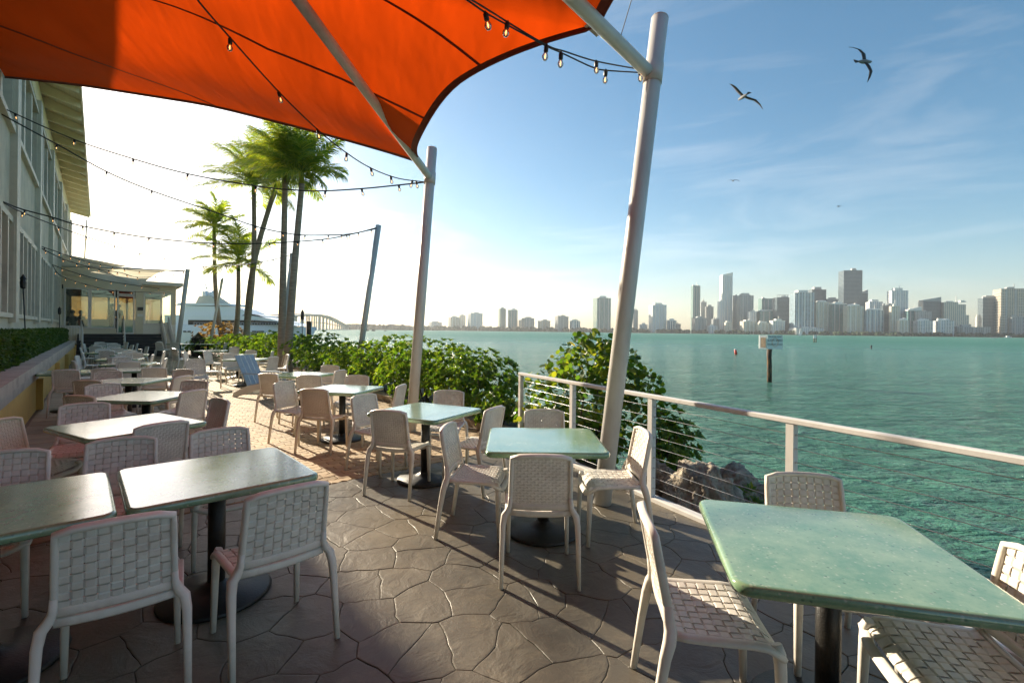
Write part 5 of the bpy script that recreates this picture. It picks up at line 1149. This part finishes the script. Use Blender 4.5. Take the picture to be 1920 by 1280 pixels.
p = wt(1381, 664.5); t = thing('channel_buoy', 'slim red buoy with a white top leaning in the water', 'buoy', p); S = p.y / FPX; m = MB(); m.tube([(0, 0, -.3), (-2.5 * S, 0, 9 * S)], 2.3 * S, 10); m.build('float', M['red'], t); m = MB(); m.tube([(-2.5 * S, 0, 9 * S), (-2.8 * S, 0, 10.5 * S)], [2.2 * S, 1.2 * S], 10); m.build('cap', M['white_plain'], t)
p = wt(1528, 642); t = thing('channel_marker', 'white board on two short pilings far out in the bay', 'channel marker', p); S = p.y / FPX
for dx in (-1.7, 2): m = MB(); m.tube([(dx * S, 0, -1), (dx * S, 0, 10 * S)], .9 * S, 8); m.build('piling', M['pile'], t)
m = MB(); m.box(-3.6 * S, 1.8 * S, -1.4 * S, -1.0 * S, 8 * S, 14 * S); m.build('board', M['white_plain'], t); m = MB(); m.add([(2 * S, -1.2 * S, 8 * S), (4 * S, 1.2 * S, 8 * S), (4 * S, 1.2 * S, 14 * S), (2 * S, -1.2 * S, 14 * S), (2 * S, -1 * S, 8 * S), (4 * S, 1.5 * S, 8 * S), (4 * S, 1.5 * S, 14 * S), (2 * S, -1 * S, 14 * S)], [(0, 1, 2, 3), (7, 6, 5, 4), (0, 4, 5, 1), (3, 2, 6, 7), (0, 3, 7, 4), (1, 5, 6, 2)]); m.build('board', M['pile'], t)
p = wt(1634, 654); t = thing('small_marker', 'small dark marker post low in the water under the city skyline', 'marker', p); S = p.y / FPX; m = MB(); m.tube([(0, 0, -.5), (-1 * S, 0, 5 * S)], 1.1 * S, 8); m.build('post', M['black'], t); m = MB(); m.lathe([(1.6 * S, 4 * S), (1.4 * S, 6 * S), (.3 * S, 7 * S)], 8); m.build('head', M['black'], t)
def boat(label, px, py, w_px, h_px, mt=M['white_plain'], cab=True, mast=0):
    p = wt(px, py); S = p.y / FPX; t = thing('small_boat', label, 'boat', p, 0); L = w_px * S; B = L * .3; h = h_px * S; m = MB(); sec = []
    for k in range(9):
        x = -L / 2 + L * k / 8; wv = B / 2 * math.sin(math.pi * min(1, .25 + .75 * (1 - k / 8)) ** .8) if k < 8 else .02; top_ = h * (.45 + .15 * (k / 8) ** 2); sec.append([(x, -wv, top_), (x, -wv * .7, 0), (x, 0, -.15 * h), (x, wv * .7, 0), (x, wv, top_)])
    vs = sum(sec, []); m.add(vs, [(k * 5 + i, k * 5 + i + 1, (k + 1) * 5 + i + 1, (k + 1) * 5 + i) for k in range(8) for i in range(4)] + [(k * 5, (k + 1) * 5, (k + 1) * 5 + 4, k * 5 + 4) for k in range(8)] + [(4, 3, 2, 1, 0)]); m.build('hull', mt, t)
    if cab: m = MB(); m.bev(-L * .05, 0, h * .72, L * .34, B * .6, h * .5, h * .06); m.build('cabin', mt, t)
    if mast: m = MB(); m.tube([(0, 0, h * .4), (0, 0, mast * S)], .35 * S, 6); m.build('mast', mt, t)
boat('small dark boat left of its companion near the wooded point', 688, 620.3, 8, 3.2, M['black']); boat('small dark boat right of its companion near the wooded point', 700, 620.6, 7, 3.5, M['black']); boat('tiny dark boat farthest right off the wooded point', 722, 620.6, 5, 2, M['black'], False)
boat('small white sailing boat with a bare mast under the skyline', 1723.5, 630.6, 7, 6, mast=17); boat('white motor boat moored off the city shore near the right edge', 1890, 633.2, 14, 3.5); boat('white cabin boat moored beside the marker under the blue tower', 1500, 629.6, 5, 8, mast=14); boat('long low white boat off the city shore at the far right', 1862, 633.4, 16, 2.4, cab=False)
# ---------------------------------------------------------------- yacht
yt = thing('motor_yacht', 'large white motor yacht moored behind the palms and shrubs', 'yacht', (0, 0, 0)); YD = 58.0; S = YD / FPX
YX0, YX1 = (300 - CX) * S, (575 - CX) * S; wl_ = WZ
def yz(py, px=450): return CAMH + (CY + .0112 * (px - CX) - py) * S
Ly = YX1 - YX0
def hullsec(k):                                        # k 0 stern .. 1 bow
    x = YX0 + Ly * k; w_ = 3.1 * (1 - max(0, (k - .45) / .55) ** 2.2) + .02; dk = yz(609.5 + 5.5 * (1 - k) * 0 + 1.5 * k); xo = 0
    return [(x, YD + 3.1 - w_, dk), (x - .4 * k * 2, YD + 3.1 - w_ * (.92 - .25 * k), dk - (dk - wl_) * .5), (x - 2.2 * k ** 3, YD + 3.1 - w_ * (.8 - .55 * k), wl_ - .3), (x - 2.2 * k ** 3, YD + 3.1, wl_ - .5), (x - 2.2 * k ** 3, YD + 3.1 + w_ * (.8 - .55 * k), wl_ - .3), (x, YD + 3.1 + w_, dk)]
m = MB(); vs = sum([hullsec(i / 24) for i in range(25)], []); m.add(vs, [(k * 6 + i, (k + 1) * 6 + i, (k + 1) * 6 + i + 1, k * 6 + i + 1) for k in range(24) for i in range(5)] + [(k * 6, k * 6 + 5, (k + 1) * 6 + 5, (k + 1) * 6) for k in range(24)] + [(0, 1, 2, 3, 4, 5)], True); m.build('hull', M['hullwhite'], yt)
def tier(nm, pts, y0, y1, mt, par=yt):                 # side profile polygon extruded across the beam
    m = MB(); n = len(pts); P = [((px - CX) * S, yz(py, px)) for px, py in pts]; m.add([(x, y0, z) for x, z in P] + [(x, y1, z) for x, z in P], [tuple(range(n)), tuple(range(n, 2 * n))[::-1]] + [(i, i + n, (i + 1) % n + n, (i + 1) % n) for i in range(n)]); return m.build(nm, mt, par)
sup = tier('superstructure', [(300, 611), (550, 611), (528, 604), (500, 597), (470, 592), (400, 590), (300, 590)], YD + .7, YD + 5.5, M['hullwhite'])
for a, b in ((346, 406), (410, 455), (459, 520)): tier('window_band', [(a, 609), (b, 609), (b - (6 if b > 500 else 0), 602.5 if b > 500 else 600), (a, 599.5)], YD + .62, YD + .72, M['boatglass'], sup)
up_ = tier('upper_deck', [(325, 590.5), (470, 592.5), (455, 585), (440, 578), (425, 574), (330, 572)], YD + 1.2, YD + 5.0, M['hullwhite'])
tier('windscreen', [(443, 591), (492, 597), (476, 590.5), (455, 586.5)], YD + 1.12, YD + 5.1, M['boatglass'], up_)
tier('roof_deck', [(318, 571.5), (420, 572), (418, 568), (322, 567)], YD + 1.0, YD + 5.2, M['hullwhite'])
tier('flybridge', [(345, 567), (395, 567), (372, 552), (352, 553)], YD + 2, YD + 4.2, M['cream_wall'])
tier('radar_arch', [(356, 553), (364, 553), (360, 543), (355, 543)], YD + 2.3, YD + 3.9, M['hullwhite'])
for k, px in enumerate((357, 370)):
    m = MB(); c = ((px - CX) * S, YD + 3, yz(549, px)); m.lathe([(.1, -.5), (.42, -.32), (.5, 0), (.38, .35), (.05, .52)], 12, c); m.build('radar_dome', M['hullwhite'], yt)
m = MB(); m.tube([((359 - CX) * S, YD + 3, yz(545)), ((354 - CX) * S, YD + 3, yz(528))], .06, 6); m.tube([((352 - CX) * S, YD + 3, yz(537)), ((364 - CX) * S, YD + 3, yz(537))], .05, 6); m.build('mast', M['hullwhite'], yt)
for px in (473, 482, 487, 344, 352): m = MB(); m.box((px - CX) * S, (px + 4 - CX) * S, YD - .05, YD + .5, yz(622.5, px), yz(620, px)); m.build('porthole', M['boatglass'], yt)
m = MB(); 
for i in range(40): x = (360 + i * 5.2 - CX) * S; m.tube([(x, YD + .35, yz(611)), (x, YD + .35, yz(604.5, 360 + i * 5.2))], .025, 4)
m.tube([((360 - CX) * S, YD + .35, yz(604.5, 360)), ((565 - CX) * S, YD + .35, yz(606, 565))], .03, 4); tag(m.build('guard_rail', M['steel'], yt), kind='stuff')
# ---------------------------------------------------------------- bridge
br = thing('arched_bridge', 'long concrete road bridge arching over the channel beyond the yacht', 'bridge')
def bpt(k): return Vector((-310 - 262 * k, 640 + 1010 * k, 0))
def bz(k): return 20 + 8.5 * math.sin(math.pi * min(1, (k + .12) / .62) * .5 if k < .5 else 0) if False else None
deck_px = [(500, 594), (530, 591), (560, 589), (590, 588.5), (610, 592), (625, 598), (640, 606), (655, 612), (668, 615)]
def deck(k):
    b = bpt(k); px = CX + b.x / b.y * FPX; ys = deck_px[0][1]
    for (a, ya), (c, yc) in zip(deck_px, deck_px[1:]):
        if a <= px <= c: ys = ya + (yc - ya) * (px - a) / (c - a)
    if px > deck_px[-1][0]: ys = deck_px[-1][1]
    return Vector((b.x, b.y, CAMH + (CY + .0112 * (px - CX) - ys) * b.y / FPX))
KS_ = [-.06 + i / 60 * 1.05 for i in range(61)]; m = MB(); dn = Vector((1010, 262, 0)).normalized() * 9; vs = []
for k in KS_: c = deck(k); vs += [c - dn, c + dn, c + dn + Vector((0, 0, -2.2)), c - dn + Vector((0, 0, -2.2))]
m.add(vs, [(i * 4 + q, i * 4 + (q + 1) % 4, i * 4 + 4 + (q + 1) % 4, i * 4 + 4 + q) for i in range(60) for q in range(4)]); m.build('deck', M['bridge'], br)
m = MB(); vs = []
for k in KS_: c = deck(k); vs += [c - dn * .99, c - dn * .99 + Vector((0, 0, 1.1))]
m.add(vs, [(i * 2, i * 2 + 2, i * 2 + 3, i * 2 + 1) for i in range(60)]); m.v = m.v + [(x + .3, y, z) for x, y, z in m.v]; n0 = len(vs); m.f += [tuple(j + n0 for j in f)[::-1] for f in m.f]; m.sm += [False] * (len(m.f) - len(m.sm)); m.build('parapet', M['bridge'], br)
k = -.05; step = .056
while k < .98:
    c = deck(k); b = bpt(k)
    if c.z > 3:
        m = MB()
        for sg in (-.7, .7): q = b + dn * sg; m.box(q.x - 1.0, q.x + 1.0, q.y - 1.3, q.y + 1.3, WZ - 1, c.z - 3.4)
        q0, q1 = b - dn * .95, b + dn * .95; m.tube([q0 + Vector((0, 0, c.z - 2.8)), q1 + Vector((0, 0, c.z - 2.8))], 1.3, 4, .6, sm=False, up=(0, 0, 1))
        if c.z > 12: m.tube([b - dn * .7 + Vector((0, 0, c.z * .45)), b + dn * .7 + Vector((0, 0, c.z * .45))], .8, 4, .8, sm=False, up=(0, 0, 1))
        m.build('pier', M['bridge'], br)
    k += step
# ---------------------------------------------------------------- far shores and skyline
def shore(name, pts, depth, h=1.0):
    m = MB(); vs = []; f = []
    for i, p in enumerate(pts):
        a = Vector((p[0], p[1], 0)); d = Vector((a.x, a.y, 0)).normalized(); vs += [a + Vector((0, 0, WZ - 1)), a + Vector((0, 0, WZ + h)), a + d * depth + Vector((0, 0, WZ + h + 1)), a + d * depth + Vector((0, 0, WZ - 2))]
    m.add(vs, [(i * 4 + q, i * 4 + q + 1, i * 4 + 5 + q, i * 4 + 4 + q) for i in range(len(pts) - 1) for q in range(3)]); return tag(m.build(name, mat('shore ground ' + name, (.09, .09, .06), .95, scale=.02)), kind='structure')
SHD = lambda px: 1900 - 750 * max(0, min(1, (px - 780) / 900))
def sx(px, d): return (px - CX) / FPX * d
shore('city_shore', [(sx(px, SHD(px)), SHD(px)) for px in range(700, 2300, 40)], 2500)
shore('wooded_point', [(sx(px, 1650), 1650) for px in range(600, 800, 20)], 300)
M['fartree'] = mat('distant tree crowns', (.035, .06, .025), .95, var=.4, scale=.06)
def treeline(name, label, x0, x1, dfun, hpx, n, seed, dj=40):
    r_ = random.Random(seed); m = MB()
    for i in range(n):
        px = r_.uniform(x0, x1); d = dfun(px) + r_.uniform(5, dj); hh = hpx(px) * d / FPX * r_.uniform(.55, 1.1); w_ = hh * r_.uniform(.5, 1.3); c = Vector((sx(px, d), d, WZ + 1))
        ring = []; vs = []
        for z, rr in ((0, .6), (.25, 1), (.6, .95), (.85, .6), (1.0, .1)):
            for q in range(7): a = q * .9 + r_.uniform(-.2, .2); k = w_ * .5 * rr * r_.uniform(.7, 1.25); vs.append(c + Vector((math.cos(a) * k, math.sin(a) * k, hh * z * r_.uniform(.9, 1.08))))
        m.add(vs, [(l * 7 + q, l * 7 + (q + 1) % 7, l * 7 + 7 + (q + 1) % 7, l * 7 + 7 + q) for l in range(4) for q in range(7)])
    return tag(m.build(name, M['fartree']), label, 'trees', kind='stuff')
treeline('far_shore_trees', 'dark band of trees along the far city shore', 790, 2100, lambda px: SHD(px) + 6, lambda px: 8.5 if px < 1200 else 7.5, 900, 3)
treeline('point_trees', 'hazy wooded point of land right of the bridge', 652, 800, lambda px: 1655, lambda px: 10 if px < 760 else 8, 220, 4, 120)
def tower(px0, px1, ytop, kind, label, dd=60, crown=None, side=.24, podium=0, steps=None, base=0):
    cxp = (px0 + px1) / 2; d = SHD(cxp) + dd + 40; Wd = (px1 - px0) / FPX * d; yh = CY + .0112 * (cxp - CX); h = (yh - ytop) / FPX * d + CAMH - WZ - 1
    # turned a little so that a side face shows towards the camera's axis
    xw = sx(cxp, d); va = math.atan2(xw, d); w_ = Wd * (1 - side) * .98; dp = Wd * side * 1.9 + 6; rot = .42
    t = thing('city_tower', label, 'tower', (xw, d, WZ + 1), -va + .42, 'towers of the city skyline'); mt = TW[kind]
    ww = Wd / (math.cos(rot) + .55 * abs(math.sin(rot)) + .10); dp = ww * .7
    if steps:
        for i, (f0, f1, hf) in enumerate(steps): m = MB(); m.box(-ww / 2 + ww * f0, -ww / 2 + ww * f1, -dp / 2 + i * .05, dp / 2 - i * .05, 0, h * hf); m.build('block', mt, t)
    else:
        m = MB(); m.box(-ww / 2, ww / 2, -dp / 2, dp / 2, 0, h * (.985 if crown else 1)); m.build('shaft', mt, t)
    if not steps and (px1 - px0) > 12 and kind != 'dark':
        m = MB()
        for k in (.18, .5, .82): m.box(-ww / 2 + ww * k - ww * .03, -ww / 2 + ww * k + ww * .03, -dp / 2 - 1.1, -dp / 2 + .2, 0, h * .975)
        m.build('vertical_fin', M['white_wall'] if kind in ('white', 'blue', 'cream') else M['bridge'], t)
    if kind in ('white', 'cream', 'tan', 'grey') and not steps:
        m = MB(); fl_ = 3.3 * (1 if h < 90 else 2); z = fl_
        while z < h * .96:
            m.box(-ww * .54, -ww * .30, -dp * .53, dp * .3, z, z + .55); m.box(ww * .10, ww * .40, -dp / 2 - 1.3, -dp * .3, z + .01, z + .56); z += fl_
        tag(m.build('balcony_slabs', M['white_wall'] if kind != 'grey' else M['bridge'], t), kind='stuff')
    top = h * (.985 if crown else 1)
    m = MB()
    if crown == 'box': m.box(-ww * .28, ww * .22, -dp * .3, dp * .3, top + .01, top + h * .035 + 3)
    elif crown == 'cap': m.box(-ww * .52, ww * .52, -dp * .52, dp * .52, top + .01, top + 2.2); m.box(-ww * .2, ww * .25, -dp * .3, dp * .3, top + 2.22, top + 7)
    elif crown == 'round': m.lathe([(ww * .36, top + .01), (ww * .36, top + 3), (ww * .30, top + 4.5), (ww * .1, top + 5.5)], 12, (0, 0, 0), False)
    elif crown == 'slope': m.add([(-ww / 2, -dp / 2, top), (ww / 2, -dp / 2, top), (ww / 2, dp / 2, top), (-ww / 2, dp / 2, top), (-ww / 2, -dp / 2, top + 3), (ww / 2, -dp / 2, top + 11), (ww / 2, dp / 2, top + 11), (-ww / 2, dp / 2, top + 3)], [(0, 3, 2, 1), (4, 5, 6, 7), (0, 1, 5, 4), (1, 2, 6, 5), (2, 3, 7, 6), (3, 0, 4, 7)])
    elif crown == 'lattice':
        for k in range(8): m.box(-ww / 2 + ww * k / 7 - .6, -ww / 2 + ww * k / 7 + .6, -dp / 2, -dp / 2 + 1, top, top + 7)
        m.box(-ww / 2, ww / 2, -dp / 2 - .1, -dp / 2 + 1.1, top + 7, top + 8)
    rt = random.Random(int(px0 * 7 + px1))
    for k in range(3): a_ = rt.uniform(-.42, .2) * ww; b_ = rt.uniform(-.4, .1) * dp; m.box(a_, a_ + ww * rt.uniform(.1, .24), b_, b_ + dp * .25, top + .02, top + rt.uniform(2, 6.5))
    if rt.random() < .4: m.box(-.5 + ww * .1, .5 + ww * .1, -.5, .5, top, top + rt.uniform(8, 18))
    if m.v: m.build('crown', M['bridge'] if kind in ('grey', 'dark', 'tan') else M['white_wall'], t)
    if podium: m = MB(); m.box(-ww * podium, ww * podium, -dp * .5 - 8, dp * .4, 0, 12); m.build('podium', M['bridge'], t)
    return t
T = [
 (803, 829, 604, 'white', 'low pale block, leftmost of the hazy waterfront row', 20, 'box'), (840, 862, 594, 'cream', 'hazy mid height block left of the wide pale slab', 20, 'box'), (860, 873, 591, 'cream', 'narrow hazy block attached to the mid height block', 30, None), (876, 905, 588, 'white', 'wide pale ribbed slab in the left part of the row', 10, 'cap'),
 (934, 948.5, 578, 'teal', 'left one of two slender twin towers', 20, 'box'), (952, 970.5, 581, 'teal', 'right one of two slender twin towers', 20, 'cap'), (970, 980, 600, 'cream', 'short narrow block beside the twin towers', 50, None), (978, 1002, 597, 'grey', 'brown ribbed block right of the twin towers', 10, 'cap'), (1008, 1032, 602, 'tan', 'low broad block between two ribbed blocks', 10, 'cap'), (1040, 1066, 594, 'grey', 'flat topped ribbed block left of the blue grey block', 10, 'cap'), (1068, 1088, 601, 'blue', 'small blue grey block with a slightly peaked top', 10, 'box'),
 (1111, 1145, 558, 'teal', 'tall pale green balcony tower standing alone left of the thick pole', 10, 'box'), (1186, 1196, 581, 'grey', 'narrow tower peeking out right of the thick pole', 10, None), (1199, 1214, 608, 'white', 'very low white block beside the narrow tower', 10, None), (1216, 1249, 571, 'white', 'white gridded tower with a toothed top standing alone', 5, 'box'), (1250, 1268, 601, 'blue', 'low pale blue block right of the white gridded tower', 5, 'cap'), (1266, 1276, 607, 'grey', 'tiny grey block at the end of the isolated group', 25, None),
 (1295, 1312, 536, 'teal', 'tall narrow green glass tower', 80, None), (1311, 1324, 566, 'grey', 'grey slab stepping down from the green glass tower', 120, None), (1322, 1337, 574, 'grey', 'ribbed grey block right of the stepped slab', 90, 'box'), (1297, 1324, 597, 'grey', 'low grey hall at the foot of the green glass tower', 5, 'cap'), (1326, 1346, 611, 'white', 'low white waterfront houses left of the tall white tower', 0, None), (1334, 1348, 598, 'grey', 'small block behind the low white houses', 40, None),
 (1345, 1360, 565, 'white', 'lower shoulder block on the left of the tall white tower', 62, None), (1349, 1372, 516, 'white', 'very tall white and blue tower with a notched top', 85, 'slope'), (1371, 1383, 554, 'grey', 'dark ribbed tower squeezed right of the tall white tower', 110, None), (1382, 1411, 553, 'grey', 'broad grey tower with a curved cap', 80, 'box'), (1358, 1372, 604, 'cream', 'small cream house block at the foot of the tall white tower', 0, 'box'), (1402, 1418, 584, 'white', 'white slab in front of the broad grey tower', 40, None), (1388, 1416, 602, 'cream', 'cream waterfront block, leftmost of the three cream ones', 0, 'box'), (1417, 1457, 583, 'teal', 'wide blue green balcony slab below the teal glass block', 60, 'box'), (1422, 1450, 560, 'teal', 'teal glass block with a bright panel', 140, None), (1417, 1444, 605, 'cream', 'cream waterfront block with rounded bays behind the boating sign', 0, 'box'), (1444, 1470, 602, 'white', 'pale waterfront block right of the boating sign', 0, 'cap'),
 (1450, 1482, 557, 'dark', 'dark glass tower with a lattice crown', 50, 'lattice'), (1482, 1523, 548, 'blue', 'broad blue tower with white vertical ribs', 10, 'box'), (1516, 1546, 542, 'dark', 'dark tower rising behind the blue ribbed tower', 160, 'box'), (1524, 1554, 566, 'cream', 'cream stepped tower right of the blue ribbed tower', 40, 'round'), (1546, 1572, 561, 'grey', 'grey block peeping between the cream stepped and tallest dark tower', 170, 'cap'), (1554, 1584, 570, 'teal', 'grey green tower with a white cap left of the rounded cream tower', 40, 'cap'), (1482, 1540, 615, 'white', 'low white terrace of houses under the blue ribbed tower', 0, None),
 (1574, 1612, 508, 'dark', 'tallest dark slab tower of the skyline', 120, None), (1610, 1625, 549, 'dark', 'dark curved tower behind the right flank of the tallest one', 170, 'slope'), (1583, 1616, 573, 'cream', 'rounded cream tower with reddish turrets', 20, 'round'), (1625, 1652, 565, 'white', 'white gridded tower behind a bluish one', 90, 'box'), (1619, 1653, 581, 'blue', 'blue grey tower with a broad base before the white gridded one', 30, 'round'), (1652, 1670, 573, 'dark', 'dark slab left of the slim pale slab', 50, None), (1668, 1684, 574, 'cream', 'slim pale sunlit slab below the white prominent tower', 35, None), (1666, 1698, 544, 'white', 'prominent white tower right of the tallest one', 100, 'box'), (1683, 1702, 600, 'cream', 'squat pale cylinder, left one of three by the water', 5, 'round'), (1698, 1724, 582, 'teal', 'grey block with a gabled top', 60, 'slope'), (1716, 1745, 601, 'white', 'squat pale cylinder, middle one of three by the water', 5, 'round'), (1712, 1742, 584, 'grey', 'bluish block behind the middle cylinder', 50, None), (1725, 1759, 564, 'dark', 'brown and dark tower with a rounded roof', 90, 'slope'), (1752, 1784, 601, 'white', 'squat pale cylinder, right one of three by the water', 5, 'round'),
 (1838, 1870, 558, 'dark', 'dark tower with a pale band left of the wide tan tower', 60, 'box'), (1870, 1920, 542, 'tan', 'wide tan gridded tower at the right edge', 30, None), (1893, 1925, 595, 'grey', 'dark low slab in front of the wide tan tower', 10, None), (1830, 1840, 594, 'cream', 'narrow pale block left of the dark banded tower', 90, None), (1786, 1846, 613, 'grey', 'long low grey terminal building on the right shore', 20, None), (1926, 1950, 560, 'tan', 'tan tower just beyond the right edge', 60, None), (1760, 1772, 575, 'cream', 'narrow cream block left of the stepped cream tower', 120, None)]
for a in T: tower(a[0], a[1], a[2], a[3], a[4], a[5], a[6])
tower(1762, 1812, 567, 'cream', 'cream tower stepping down to the right', 70, None, steps=[(0, .52, 1.0), (.5, .80, .93), (.78, .92, .62), (.9, 1.0, .36)])
# ================================================================ air
hz = MB(); hz.box(-5200, 5200, -600, 5000, -6.0, 330); ho = tag(hz.build('haze', None), kind='stuff')
hm = bpy.data.materials.new('air'); hm.use_nodes = True; hm.node_tree.nodes.clear(); o_ = hm.node_tree.nodes.new('ShaderNodeOutputMaterial'); pvn = hm.node_tree.nodes.new('ShaderNodeVolumePrincipled')
pvn.inputs['Color'].default_value = (.90, .93, .95, 1); pvn.inputs['Density'].default_value = .00012; pvn.inputs['Anisotropy'].default_value = .35; hm.node_tree.links.new(pvn.outputs[0], o_.inputs['Volume']); ho.data.materials.append(hm)
